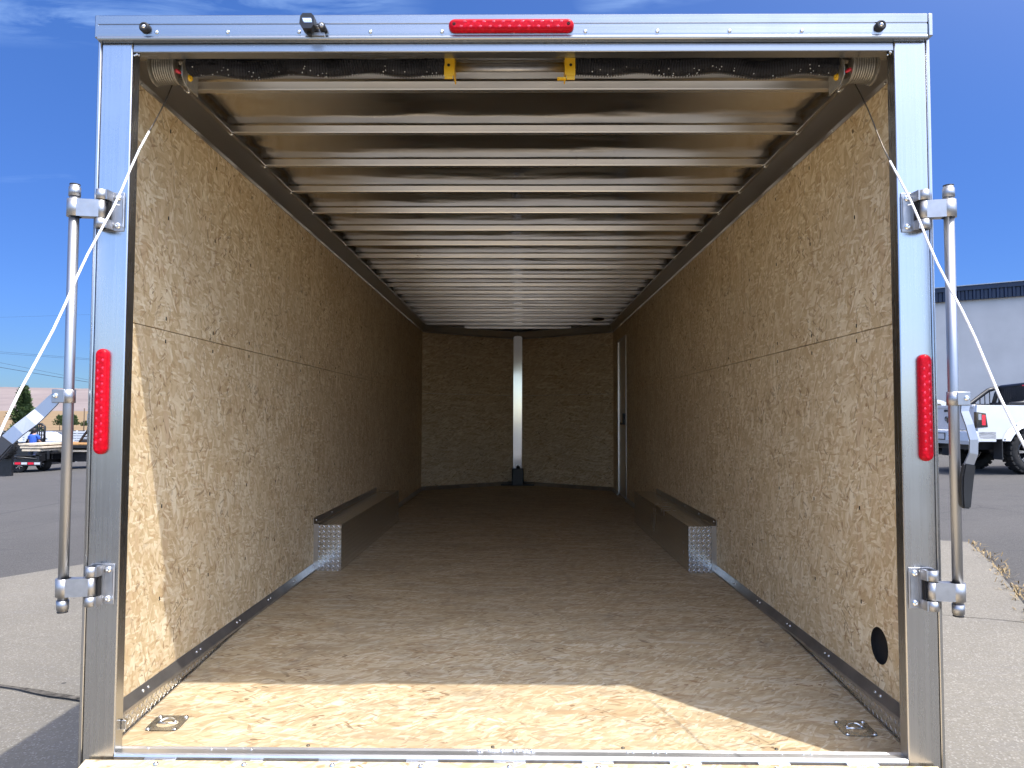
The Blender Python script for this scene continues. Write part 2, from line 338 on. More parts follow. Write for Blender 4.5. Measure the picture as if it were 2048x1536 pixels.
# ------------------------------------------------------------------ ground
def gz(x, y=0):
    x = max(-45, min(45, x))
    return -0.49 + (0.022*x if x > 0 else 0.02*x if x > -6 else -0.12 + 0.037*(x+6))
t = NT('asphalt'); n1 = t.noise(t.co, 55, 6, 0.75); n2 = t.noise(t.co, 0.5, 6, 0.65); vv = t.vor(t.co, 130, dim='3D'); n3 = t.noise(t.map(t.co, (1, 3, 1)), 1.4, 8, 0.7)
c = t.ramp(n1, ((0.25, (0.028, 0.0262, 0.024)), (0.75, (0.098, 0.092, 0.084)))); c = t.mix(t.math('MULTIPLY', t.ramp(n2, ((0.35, 0.0), (0.7, 1.0))), 0.6), c, (0.088, 0.082, 0.075))
c = t.mix(t.math('MULTIPLY', t.math('GREATER_THAN', t.sep(vv)[0], 0.90), 0.5), c, (0.13, 0.125, 0.118)); c = t.mix(t.math('MULTIPLY', t.ramp(n3, ((0.55, 0.0), (0.66, 1.0))), 0.4), c, (0.035, 0.035, 0.036))
c = t.mix(t.math('MULTIPLY', t.math('LESS_THAN', t.vor(t.map(t.co, (0.55, 0.55, 0.55)), 0.42, 'DISTANCE_TO_EDGE', 'Distance', '3D'), 0.0022), 0.4), c, (0.02, 0.02, 0.02))
t.set(Base_Color=c, Roughness=0.88); t.bump(n1, 0.012, 0.8); MT['asphalt'] = t.m
t = NT('concrete'); n1 = t.noise(t.co, 60, 8, 0.72); n2 = t.noise(t.co, 0.9, 8, 0.74); n3 = t.noise(t.map(t.co, (1, 5, 1), (0, 0, R(25))), 2.0, 8, 0.7, 0.6); sp = t.sep(t.vor(t.co, 150, dim='3D')); s2 = t.sep(t.vor(t.co, 9, dim='3D')); d2 = t.vor(t.co, 9, out='Distance', dim='3D')
c = t.ramp(n1, ((0.25, (0.112, 0.101, 0.080)), (0.8, (0.245, 0.222, 0.178)))); c = t.mix(t.math('MULTIPLY', t.ramp(n2, ((0.38, 0.0), (0.66, 1.0))), 0.6), c, (0.13, 0.118, 0.095))
c = t.mix(t.math('MULTIPLY', t.ramp(n3, ((0.52, 0.0), (0.68, 1.0))), 0.5), c, (0.165, 0.153, 0.136))
c = t.mix(t.math('MULTIPLY', t.math('GREATER_THAN', sp[0], 0.86), 0.35), c, (0.15, 0.14, 0.125)); c = t.mix(t.math('MULTIPLY', t.math('GREATER_THAN', sp[1], 0.90), 0.22), c, (0.55, 0.52, 0.47))
spot = t.math('MULTIPLY', t.math('GREATER_THAN', s2[0], 0.94), t.math('LESS_THAN', d2, 0.11)); c = t.mix(t.math('MULTIPLY', spot, 0.85), c, (0.03, 0.027, 0.025))
t.set(Base_Color=c, Roughness=0.9); t.bump(t.math('ADD', n1, t.math('MULTIPLY', sp[0], 0.3)), 0.006, 0.8); MT['concrete'] = t.m
MT['joint'] = plain('joint_sealant', (0.10, 0.09, 0.075), 0.95, 0, 0.4, 30, 0.2, 0, 0.01, 40)

b = MB(); xs = [-4000, -400, -120, -45, -20, -6, 0, 20, 45, 120, 400, 4000]; ys = [-600, -60, 0, 60, 150]
gv = {(i, j): b.bm.verts.new((x, y, gz(x))) for i, x in enumerate(xs) for j, y in enumerate(ys)}
for i in range(len(xs)-1):
    for j in range(len(ys)-1): b.bm.faces.new((gv[i, j], gv[i+1, j], gv[i+1, j+1], gv[i, j+1]))
tag(b.build('ground', MT['asphalt']), kind='structure')
b = MB(); PAD = [(-14, -9), (8, -9), (2.88, 3.26), (3.38, 4.85), (3.69, 5.53), (3.98, 6.13), (4.33, 6.89), (4.74, 7.91), (4.52, 8.03), (-3.98, 7.97), (-4.39, 7.39), (-4.81, 6.76), (-8.03, 2.15)]
vs = [b.bm.verts.new((x, y, gz(x)+0.035)) for x, y in PAD]; vb = [b.bm.verts.new((x, y, gz(x)-0.1)) for x, y in PAD]
b.bm.faces.new(vs)
for i in range(len(PAD)): b.bm.faces.new((vs[i], vb[i], vb[(i+1) % len(PAD)], vs[(i+1) % len(PAD)]))
pad = tag(b.build('concrete_pavement', MT['concrete']), kind='structure')
def ground_line(name, pts, w, dz=0.039, jit=0.012):
    q = []
    for (x0, y0), (x1, y1) in zip(pts, pts[1:]):
        m = max(2, int(math.hypot(x1-x0, y1-y0)/0.12))
        q += [(x0+(x1-x0)*k/m, y0+(y1-y0)*k/m) for k in range(m)]
    q.append(pts[-1]); b = MB(); prev = None
    for i, (x, y) in enumerate(q):
        x2, y2 = q[min(i+1, len(q)-1)]; x1, y1 = q[max(i-1, 0)]; d = Vector((x2-x1, y2-y1)).normalized(); nn = Vector((-d.y, d.x)); ww = w*(0.55+0.8*random.random()); o = random.uniform(-jit, jit)
        pr = [b.bm.verts.new((x+nn.x*(o+s*ww), y+nn.y*(o+s*ww), gz(x)+dz)) for s in (-0.5, 0.5)]
        if prev: b.bm.faces.new((prev[0], prev[1], pr[1], pr[0]))
        prev = pr
    return tag(b.build(name, MT['joint']), kind='structure')
ground_line('pavement_joint', [(-5.84, 5.2), (-2.78, 4.04), (-2.01, 3.75), (0, 3.07)], 0.035)
ground_line('pavement_crack', [(1.29, 5.81), (2.93, 5.12), (3.45, 4.87)], 0.012, 0.039, 0.006)

# dry straw caught along the pavement edge
MT['straw'] = plain('dry_straw', (0.30, 0.215, 0.10), 0.8, 0, 0.3, 50)
b = MB(); EDGE = [(3.07, 3.91), (3.38, 4.85), (3.69, 5.53), (3.98, 6.13), (4.33, 6.89), (4.71, 7.84)]
for k in range(850):
    i = random.randrange(len(EDGE)-1); f = random.random(); x = EDGE[i][0]*(1-f)+EDGE[i+1][0]*f; y = EDGE[i][1]*(1-f)+EDGE[i+1][1]*f
    cl = 0.5+0.5*math.sin(y*9)+0.4*math.sin(y*23)
    if random.random() > cl: continue
    x += random.gauss(0.03, 0.05); a = random.random()*6.28; l = random.uniform(0.02, 0.07); h = random.uniform(0.0, 0.045); z = gz(x)+0.012+random.random()*0.03
    dx, dy = math.cos(a)*l, math.sin(a)*l; w = 0.004
    b.quad((x-dy/l*w, y+dx/l*w, z), (x+dy/l*w, y-dx/l*w, z), (x+dx+dy/l*w, y+dy-dx/l*w, z+h), (x+dx-dy/l*w, y+dy+dx/l*w, z+h))
tag(b.build('dry_grass', MT['straw'], fix=False), 'dry straw caught along the curved edge of the concrete pavement', 'dry grass', kind='stuff')

# field and hills far behind
t = NT('dry_field'); c = t.ramp(t.noise(t.map(t.co, (0.02, 0.1, 0.02)), 1.0, 6, 0.7), ((0.3, (0.165, 0.105, 0.045)), (0.7, (0.25, 0.17, 0.082)))); t.set(Base_Color=c, Roughness=0.95); MT['field'] = t.m
t = NT('dry_hills'); c = t.ramp(t.noise(t.map(t.co, (0.004, 0.002, 0.03)), 1.0, 9, 0.75, 1.2), ((0.3, (0.145, 0.113, 0.104)), (0.55, (0.205, 0.164, 0.149)), (0.75, (0.25, 0.205, 0.18)))); t.set(Base_Color=c, Roughness=0.95); MT['hills'] = t.m
b = MB(); prev = None
for x in range(-1600, 1601, 80):
    row = [b.bm.verts.new((x, y, z + 0.6*math.sin(x*0.011+y))) for y, z in ((120, -1.75), (150, -1.5), (300, 0.4), (700, 4.8), (900, 6.0))]
    if prev:
        for k in range(len(row)-1): b.bm.faces.new((prev[k], row[k], row[k+1], prev[k+1]))
    prev = row
tag(b.build('field', MT['field']), kind='structure')
b = MB(); prev = None
for i in range(-60, 61):
    x = i*70; row = []
    for k, (y, f) in enumerate(((880, 0.0), (1100, 0.10), (1500, 0.36), (2000, 0.68), (2500, 0.92), (2800, 1.0), (3100, 0.98))):
        top = 96 + 6*math.sin(x*0.0011+0.5) - 0.004*x
        z = 5.5 + top*f + (7*math.sin(x*0.012+y*0.004) + 5*math.sin(x*0.031+y*0.01))*f*(1-f)*3.2 + 0.8*math.sin(x*0.05)*f
        row.append(b.bm.verts.new((x, y, z)))
    if prev:
        for k in range(len(row)-1): f = b.bm.faces.new((prev[k], row[k], row[k+1], prev[k+1])); f.smooth = True
    prev = row
tag(b.build('hills', MT['hills']), kind='structure')

# ------------------------------------------------------------------ the cargo trailer
TR = empty('cargo_trailer', (0, 0, 0), label='big enclosed cargo trailer seen through its open rear ramp door, strand board inside', cat='trailer')
A, H1, H2, AIN = 1.232, 2.053, 2.131, 1.188     # wall face, wall top, roof bow underside, inner edge of the cove
YO, ZH, ZS = 2.35, 2.1265, -0.113               # opening plane, header underside, sill
YE, YN = 9.55, 10.45                            # where the V nose begins and its tip
Y1 = 2.6417                                     # first roof bow
ROOF = H2 + 0.036
# tail floor drops from the main floor towards the sill
YB = 2.231                                       # back of the rear frame, where boards and trims start
def tailz(y): return 0.0 if y >= 3.43 else -(3.43-y)*0.065

b = MB(); b.box(-A-0.03, A+0.03, 3.432, YE, -0.05, 0.0)
b.prism([(-A-0.03, YE), (A+0.03, YE), (0.03, YN+0.02), (-0.03, YN+0.02)], 'z', -0.05, 0.0)
b.build('floor', MT['osb_f'], TR)
b = MB(); b.prism([(2.20, tailz(2.20)), (3.43, 0.0), (3.43, -0.04), (2.20, tailz(2.20)-0.04)], 'x', -A-0.02, A+0.02)
for x in (-0.62, -0.05, 0.35, 0.82): b.screw((x, 2.33, tailz(2.33)+0.0005), (0, -0.1, 1), 0.006, 1)
b.build('tail_floor', [MT['osb_f'], MT['wire']], TR)

for s in (-1, 1):
    side = 'left' if s < 0 else 'right'
    for (z0, z1) in ((0.0, 1.2465), (1.2495, H1+0.05)):
        b = MB()
        y0 = YB
        if s > 0 and z0 == 0.0:                      # right lower board has a round opening near the post
            hc, hr, ng = (2.524, 0.186), 0.060, 36
            circ = [(hc[0]+hr*math.cos(2*math.pi*k/ng), hc[1]+hr*math.sin(2*math.pi*k/ng)) for k in range(ng)]
            o = [(YB, z0-0.085), (2.70, z0-0.085), (2.70, z1), (YB, z1)]
            ov = [b.bm.verts.new((A, *q)) for q in o]; cv = [b.bm.verts.new((A, *q)) for q in circ]; cb = [b.bm.verts.new((A+0.012, *q)) for q in circ]
            es = [b.bm.edges.new((ov[i], ov[(i+1) % 4])) for i in range(4)] + [b.bm.edges.new((cv[i], cv[(i+1) % ng])) for i in range(ng)]
            bmesh.ops.triangle_fill(b.bm, use_beauty=True, edges=es)
            for i in range(ng): b.bm.faces.new((cv[i], cv[(i+1) % ng], cb[(i+1) % ng], cb[i])).material_index = 1  # hole edge painted near-black, shade put into the colour
            b.quad((A, 2.70, z0-0.085), (A, 3.45, z0-0.085), (A, 3.45, z1), (A, 2.70, z1))
            b.quad((A, 3.45, z0), (A, 8.395, z0), (A, 8.395, z1), (A, 3.45, z1)); b.quad((A, 9.055, z0), (A, YE, z0), (A, YE, z1), (A, 9.055, z1))
            b.box(A+0.001, A+0.012, 3.5, 8.39, z0+0.01, z1-0.0005)
        elif s > 0:
            b.box(A, A+0.012, y0, 8.395, z0, z1); b.box(A, A+0.012, 9.055, YE, z0, z1); b.box(A, A+0.012, 8.395, 9.055, 1.865, z1)
        else:
            b.box(-A-0.012, -A, 3.45, YE, z0, z1); b.box(-A-0.012, -A, y0, 3.45, z0-(0.085 if z0 == 0 else 0), z1)
        for k in range(17):                           # paired nail heads along the seam and in columns
            yk = 2.60 + 0.4064*k + (0.02 if s < 0 else 0.05)
            zz = (1.213, 0.62, 0.30) if z0 == 0.0 else (1.283, 1.66, 1.98)
            for z in zz:
                if s > 0 and 8.3 < yk < 9.1: continue
                z += random.uniform(-0.01, 0.01)
                b.box(s*A-0.0012 if s > 0 else -A-0.001, s*A+0.001 if s > 0 else -A+0.0012, yk-0.003, yk+0.003, z-0.007, z+0.006, 1)
        b.build('wall_panel', [MT['osb_l'], MT['gap']], TR)
    # V nose boards
    for (z0, z1) in ((0.0, 1.244), (1.2475, H1+0.03)):
        b = MB(); P, Q = Vector((s*A, YE, 0)), Vector((s*0.02, YN, 0)); d = (Q-P).normalized(); nn = Vector((-d.y, d.x, 0))
        if nn.y < 0: nn = -nn
        v = [P + Vector((0, 0, z0)), Q + Vector((0, 0, z0)), Q + Vector((0, 0, z1)), P + Vector((0, 0, z1))]
        b.prism([(P.x, P.y), (Q.x, Q.y), (Q.x+nn.x*0.012, Q.y+nn.y*0.012), (P.x+nn.x*0.012, P.y+nn.y*0.012)], 'z', z0, z1)
        b.build('nose_panel', MT['osb_n'], TR)
    # cove trim between wall and roof, with flange on the board and screws
    b = MB()
    b.prism([(s*(A-0.0005), H1-0.014), (s*(A-0.004), H1-0.014), (s*(A-0.004), H1+0.002), (s*AIN, H2-0.005), (s*(AIN-0.014), H2-0.005), (s*(AIN-0.014), H2+0.0), (s*(AIN+0.002), H2+0.0), (s*(A-0.0005), H1+0.010)], 'y', YB, YE)
    for f in b.bm.faces:
        if len(f.verts) > 4: f.material_index = 2  # end caps painted near-black to drop their bright sky reflection
    for k in range(-1, 18):
        y = Y1 + 0.4064*k
        b.screw((s*(A-0.0045), y+0.17, H1-0.009), (-s, 0, 0), 0.006, 1); b.screw((s*(AIN-0.006), y+0.004, H2-0.006), (0, 0, -1), 0.008, 1)
    P, Q = Vector((s*A, YE)), Vector((0.0, YN))
    for w0, w1, q0, q1 in ((0.004, 0.004, H1-0.018, H1+0.004), (0.004, 0.075, H1+0.004, H2-0.004)):
        d = (Q-P).normalized(); nn = Vector((-d.y, d.x)); nn = -nn if nn.y > 0 else nn
        b.quad((P.x+nn.x*w0, P.y+nn.y*w0, q0), (Q.x+nn.x*w0, Q.y+nn.y*w0, q0), (Q.x+nn.x*w1, Q.y+nn.y*w1, q1), (P.x+nn.x*w1, P.y+nn.y*w1, q1))
    b.build('cove_trim', [MT['trim'], MT['zinc'], MT['gap']], TR)
    # base trim
    segs = ((YB, 4.570), (6.722, 8.39 if s > 0 else YE)) + (((9.06, YE),) if s > 0 else ())
    for y0, y1 in segs:
        b = MB(); b.prism([(s*(A-0.0005), 0.047), (s*(A-0.003), 0.047), (s*(A-0.006), 0.040), (s*(A-0.019), 0.012), (s*(A-0.019), 0.002), (s*(A-0.0005), 0.001)], 'y', y0, y1)
        y = y0+0.27
        while y < y1:
            b.screw((s*(A-0.011), y, 0.030), (-s, 0, 0.55), 0.006, 1); b.screw((s*(A-0.011), y+0.035, 0.030), (-s, 0, 0.55), 0.005, 1); y += 0.41
        b.build('base_trim', [MT['base'], MT['zinc']], TR)
    P, Q = Vector((s*A, YE)), Vector((0.0, YN)); d = (Q-P).normalized(); nn = Vector((-d.y, d.x)); nn = -nn if nn.y > 0 else nn; b = MB()
    b.quad((P.x+nn.x*0.004, P.y+nn.y*0.004, 0.05), (Q.x+nn.x*0.004, Q.y+nn.y*0.004, 0.05), (Q.x+nn.x*0.03, Q.y+nn.y*0.03, 0.002), (P.x+nn.x*0.03, P.y+nn.y*0.03, 0.002))
    b.build('base_trim', [MT['base'], MT['zinc']], TR)
    # tread plate closing the wedge beside the sloping tail floor
    b = MB(); b.prism([(YB, tailz(YB)+0.0005), (3.40, -0.001), (3.40, 0.0005), (YB, 0.0005)], 'x', s*(A-0.008), s*(A-0.0006))
    b.prism([(YB, tailz(YB)+0.0005), (3.40, -0.001), (3.40, 0.0005), (YB, tailz(YB)+0.006)], 'x', s*(A-0.014), s*(A-0.0082), 1)
    b.build('kick_plate', [MT['dia_yz'], MT['trim']], TR)
    # wheel box
    xi = 1.063
    b = MB(); b.prism([(s*xi, 0.002), (s*xi, 0.280), (s*(A-0.001), 0.280), (s*(A-0.001), 0.002)], 'y', 4.5765, 6.72)
    b.quad((s*(xi-0.0015), 4.576, 0.002), (s*(xi-0.0015), 6.72, 0.002), (s*(xi-0.0015), 6.72, 0.2815), (s*(xi-0.0015), 4.576, 0.2815), mi=1)
    b.quad((s*(xi-0.001), 4.574, 0.002), (s*(A-0.031), 4.574, 0.002), (s*(A-0.031), 4.574, 0.279), (s*(xi-0.001), 4.574, 0.279))
    wb = b.build('wheel_box', [MT['dia_xz'], MT['dia_yz']], TR)
    b = MB(); b.box(min(s*(A-0.030), s*(A-0.001)), max(s*(A-0.030), s*(A-0.001)), 4.571, 4.5735, 0.004, 0.284); b.box(min(s*(A-0.0035), s*(A-0.0006)), max(s*(A-0.0035), s*(A-0.0006)), 4.56, 6.55, 0.283, 0.322)
    for y in (4.62, 5.0, 5.42, 5.85, 6.3): b.screw((s*(A-0.004), y, 0.303), (-s, 0, 0), 0.007, 1)
    b.build('flange', [MT['trim'], MT['zinc']], wb)
    # recessed tie-down in the tail floor
    cx, cyy = s*1.121, 2.465
    rotm = Matrix.Translation((cx, cyy, tailz(cyy))) @ Matrix.Rotation(math.atan(0.065), 4, 'X')
    b = MB(); n = 32; rin, rout = 0.036, 0.054
    outer = []; inner = []; low = []
    for k in range(n):
        a = 2*math.pi*k/n; c_, s_ = math.cos(a), math.sin(a); m = max(abs(c_), abs(s_)); rq = min(rout/m, rout*1.30)
        outer.append(b.bm.verts.new(rotm @ Vector((c_*rq, s_*rq*0.96, 0.003)))); inner.append(b.bm.verts.new(rotm @ Vector((c_*rin, s_*rin*0.86, 0.0035)))); low.append(b.bm.verts.new(rotm @ Vector((c_*rin*0.72, s_*rin*0.6, -0.012))))
    for k in range(n):
        j = (k+1) % n; b.bm.faces.new((outer[k], outer[j], inner[j], inner[k])); f = b.bm.faces.new((inner[k], inner[j], low[j], low[k])); f.smooth = True
    b.bm.faces.new(low)
    for qx in (-1, 1):
        for qy in (-1, 1): b.screw(rotm @ Vector((qx*0.043, qy*0.042, 0.003)), (0, 0, 1), 0.0075)
    td = b.build('tie_down', MT['zinc'], TR)
    b = MB(); b.tube([rotm @ Vector((0.025*math.cos(a), 0.002+0.020*math.sin(a), 0.003+0.006*math.sin(a))) for a in [math.pi*k/10 for k in range(11)]] , 0.0045, 8)
    b.tube([rotm @ Vector((-0.03, 0.0, 0.002)), rotm @ Vector((0.03, 0.0, 0.002))], 0.004, 8)
    b.build('ring', MT['zinc'], td)

# round vent pocket behind the hole, painted near-black for the shade in it
b = MB(); b.lathe([(0.0, 0.0605), (0.009, 0.0605), (0.009, 0.0)], (A+0.012, 2.524, 0.186), (1, 0, 0), 36); b.build('vent_pocket', MT['gap'], TR)

# nose corner strip in tread plate, black foot bracket
b = MB(); b.box(-0.056, 0.056, YN-0.062, YN-0.052, 0.02, H1+0.03); b.box(-0.060, -0.052, YN-0.052, YN, 0.0, H1); b.box(0.052, 0.060, YN-0.052, YN, 0.0, H1)
b.build('nose_strip', MT['dia_n'], TR)
b = MB(); b.box(-0.075, 0.085, YN-0.17, YN-0.075, 0.003, 0.235, bev=0.012); b.ball((0.01, YN-0.12, 0.245), 0.03, sq=(1, 1, 0.8)); b.box(-0.23, 0.235, YN-0.20, YN-0.10, 0.002, 0.018, bev=0.003)
b.build('floor_bracket', MT['blk'], TR)

# roof sheet and bows
b = MB()
for k in range(-1, 19):
    y0 = YB if k < 0 else Y1+0.4064*k; y1 = Y1+0.4064*(k+1); z = ROOF
    def hw(y): return 1.235 if y < YE else max(0.05, 1.235*(YN+0.06-y)/(YN+0.06-YE))
    if k == 18: y1 = YN
    nx, ny = 8, 4
    g = {}
    for i in range(nx+1):
        for j in range(ny+1):
            y = y0+(y1-y0)*j/ny; x = hw(y)*(2*i/nx-1)
            sag = -0.004*math.sin(math.pi*j/ny)*(0.6+0.4*math.sin(k*2.1+i)) if k >= 0 else 0
            g[i, j] = b.bm.verts.new((x, y, z+sag))
    for i in range(nx):
        for j in range(ny): f = b.bm.faces.new((g[i, j], g[i+1, j], g[i+1, j+1], g[i, j+1])); f.smooth = True
b.box(-1.235, 1.235, 2.285, 2.293, 2.095, ROOF+0.004)  # unseen strip added to shut out light above the header
b.build('ceiling', MT['roof'], TR)
for k in range(19):
    y = Y1 + 0.4064*k; hwid = 1.2 if y < YE else 1.2*(YN-y)/(YN-YE)+0.06
    b = MB(); b.prism([(y, H2+0.031), (y-0.0015, H2+0.004), (y+0.0005, H2+0.0), (y+0.026, H2+0.0), (y+0.026, H2+0.004), (y+0.004, H2+0.004), (y+0.004, H2+0.031)], 'x', -hwid, hwid)
    b.build('roof_bow', MT['bow'], TR)
b = MB(); b.lathe([(0, 0.075), (0.012, 0.072), (0.022, 0.05), (0.026, 0.0)], (0.97, 8.88, H2-0.001), (0, 0, -1), 24); b.build('dome_lamp', MT['blk'], TR)

# side door in the right wall near the nose
b = MB(); b.box(A+0.004, A+0.02, 8.40, 9.05, 0.04, 1.86); sd = b.build('side_door', MT['trim'], TR)
b = MB()
for y0, y1, z0, z1 in ((8.380, 8.402, 0.02, 1.88), (9.045, 9.075, 0.02, 1.88), (8.402, 9.045, 1.855, 1.88)): b.box(A-0.007, A+0.004, y0, y1, z0, z1)
b.build('frame', MT['trim'], sd)
b = MB(); b.box(A-0.03, A+0.004, 8.46, 8.50, 0.86, 0.99, bev=0.006); b.box(A-0.05, A-0.028, 8.46, 8.58, 0.86, 0.885, bev=0.005); b.build('latch', MT['blk'], sd)

# outer skin: sides, roof and nose, closed so that no light leaks in
b = MB(); X = 1.256
b.prism([(-X, 2.255), (X, 2.255), (X, 9.6), (0.1, 10.62), (-0.1, 10.62), (-X, 9.6)], 'z', 2.172, 2.180)
for s in (-1, 1):
    b.quad((s*X, 2.255, -0.30), (s*X, 9.6, -0.30), (s*X, 9.6, 2.172), (s*X, 2.255, 2.172)); b.quad((s*X, 9.6, -0.3), (s*0.1, 10.62, -0.3), (s*0.1, 10.62, 2.172), (s*X, 9.6, 2.172))
b.quad((-0.1, 10.62, -0.3), (0.1, 10.62, -0.3), (0.1, 10.62, 2.172), (-0.1, 10.62, 2.172))
b.prism([(-X, 2.255), (X, 2.255), (X, 9.6), (0.1, 10.62), (-0.1, 10.62), (-X, 9.6)], 'z', -0.31, -0.30)
b.build('outer_skin', MT['skin'], TR)

# rear frame
for s in (-1, 1):
    b = MB(); x0, x1 = sorted((s*A, s*1.3325))
    b.box(x0, x1, YO, 2.40, -0.33, 2.1550, 0, 0.004)
    x0, x1 = sorted((s*1.3345, s*1.3475)); b.box(x0, x1, YO+0.001, 2.47, -0.33, 2.166, 0, 0.004)
    x0, x1 = sorted((s*1.3325, s*1.3345)); b.box(x0, x1, YO+0.006, 2.40, -0.33, 2.149, 1)
    if s < 0:
        b.box(-A+0.0005, -A+0.016, 2.385, 2.398, -0.05, -0.02, 0, 0.002)
    b.build('post', [MT['post'], MT['gap']], TR)
b = MB()                                           # header: tube, overhanging lip and ribbed fascia
b.box(-A, A, YO+0.002, 2.3985, ZH, 2.155, 0, 0.003)
prof = [(2.351, 2.1555), (2.333, 2.1575), (2.3305, 2.1600), (2.3295, 2.1640), (2.3305, 2.1685), (2.3325, 2.171), (2.3325, 2.173), (2.332, 2.1765), (2.3315, 2.2040), (2.3345, 2.2055), (2.3345, 2.2085), (2.331, 2.2105), (2.330, 2.236), (2.334, 2.2395), (2.352, 2.2400), (2.47, 2.2400), (2.47, 2.1555)]
b.prism(prof, 'x', -1.338, 1.330)
for s in (-1, 1): b.box(*sorted((s*1.3345, s*1.349)), 2.333, 2.47, 2.1665, 2.2405, 0, 0.003)
for k in range(10): b.screw((-1.146 + 0.2307*k, 2.3318, 2.1825), (0, -1, 0), 0.0065, 1)
for s in (-1, 1):                                  # weld dots in the opening corners
    for q in range(5): b.ball((s*(A-0.004-random.random()*0.012), YO+0.002+q*0.003, ZH-0.002-random.random()*0.008), 0.0035, 1, 8)
hd = b.build('header', [MT['header'], MT['zinc']], TR)
for xx in (-1.182, 1.178):
    b = MB(); b.lathe([(0, 0.016), (0.010, 0.0165), (0.016, 0.013), (0.016, 0.009), (0.011, 0.008), (0.011, 0)], (xx, 2.3318, 2.195), (0, -1, 0), 20); b.lathe([(0, 0.008), (0.006, 0.007), (0.009, 0.0)], (xx, 2.321, 2.195), (0, -1, 0), 12, 1)
    b.build('rubber_bumper', [MT['rub'], MT['chrome']], hd)
# sill, hinge line
b = MB(); b.prism([(2.402, -0.1075), (2.393, -0.1045), (2.385, -0.108), (2.365, -0.1095), (2.356, -0.108), (2.350, -0.111), (2.348, -0.117), (2.350, -0.128), (2.36, -0.18), (2.402, -0.30)], 'x', -A, A, sm=False)
for k in range(26):
    x = random.uniform(-1.2, 1.2); b.ball((x, 2.388+random.uniform(-0.004, 0.004), -0.1065), random.uniform(0.002, 0.004), 0, 8, (1.5, 1, 0.5))
for k in range(40): b.ball((random.uniform(-0.10, 0.08), 2.388+random.uniform(-0.004, 0.004), -0.105), random.uniform(0.002, 0.004), 0, 8, (1.4, 1, 0.6))
b.build('sill', MT['sillm'], TR)

# ramp door, folded down to the ground behind the trailer
RZ = -0.1215; RA = math.atan2(-0.575-RZ, 2.05)
rm = Matrix.Translation((0, 2.3425, RZ)) @ Matrix.Rotation(R(180), 4, 'Z') @ Matrix.Rotation(RA, 4, 'X')
b = MB(); b.box(-1.315, 1.315, 0.004, 2.10, -0.05, 0.0, mat=rm); rd = b.build('ramp_door', MT['osb_t'], TR)
for k in range(9):
    x = -1.09 + 0.272*k; b = MB(); b.box(x-0.05, x+0.05, -0.008, 0.003, -0.02, 0.0005, mat=rm, bev=0.002); b.box(x-0.012, x+0.012, -0.010, 0.0035, -0.021, 0.0015, mat=rm)
    h = b.build('hinge', MT['cast'], rd)
    b = MB(); b.screw(rm @ Vector((x, 0.022, 0.0005)), (0, 0, 1), 0.0095); b.build('bolt', MT['zinc'], rd)

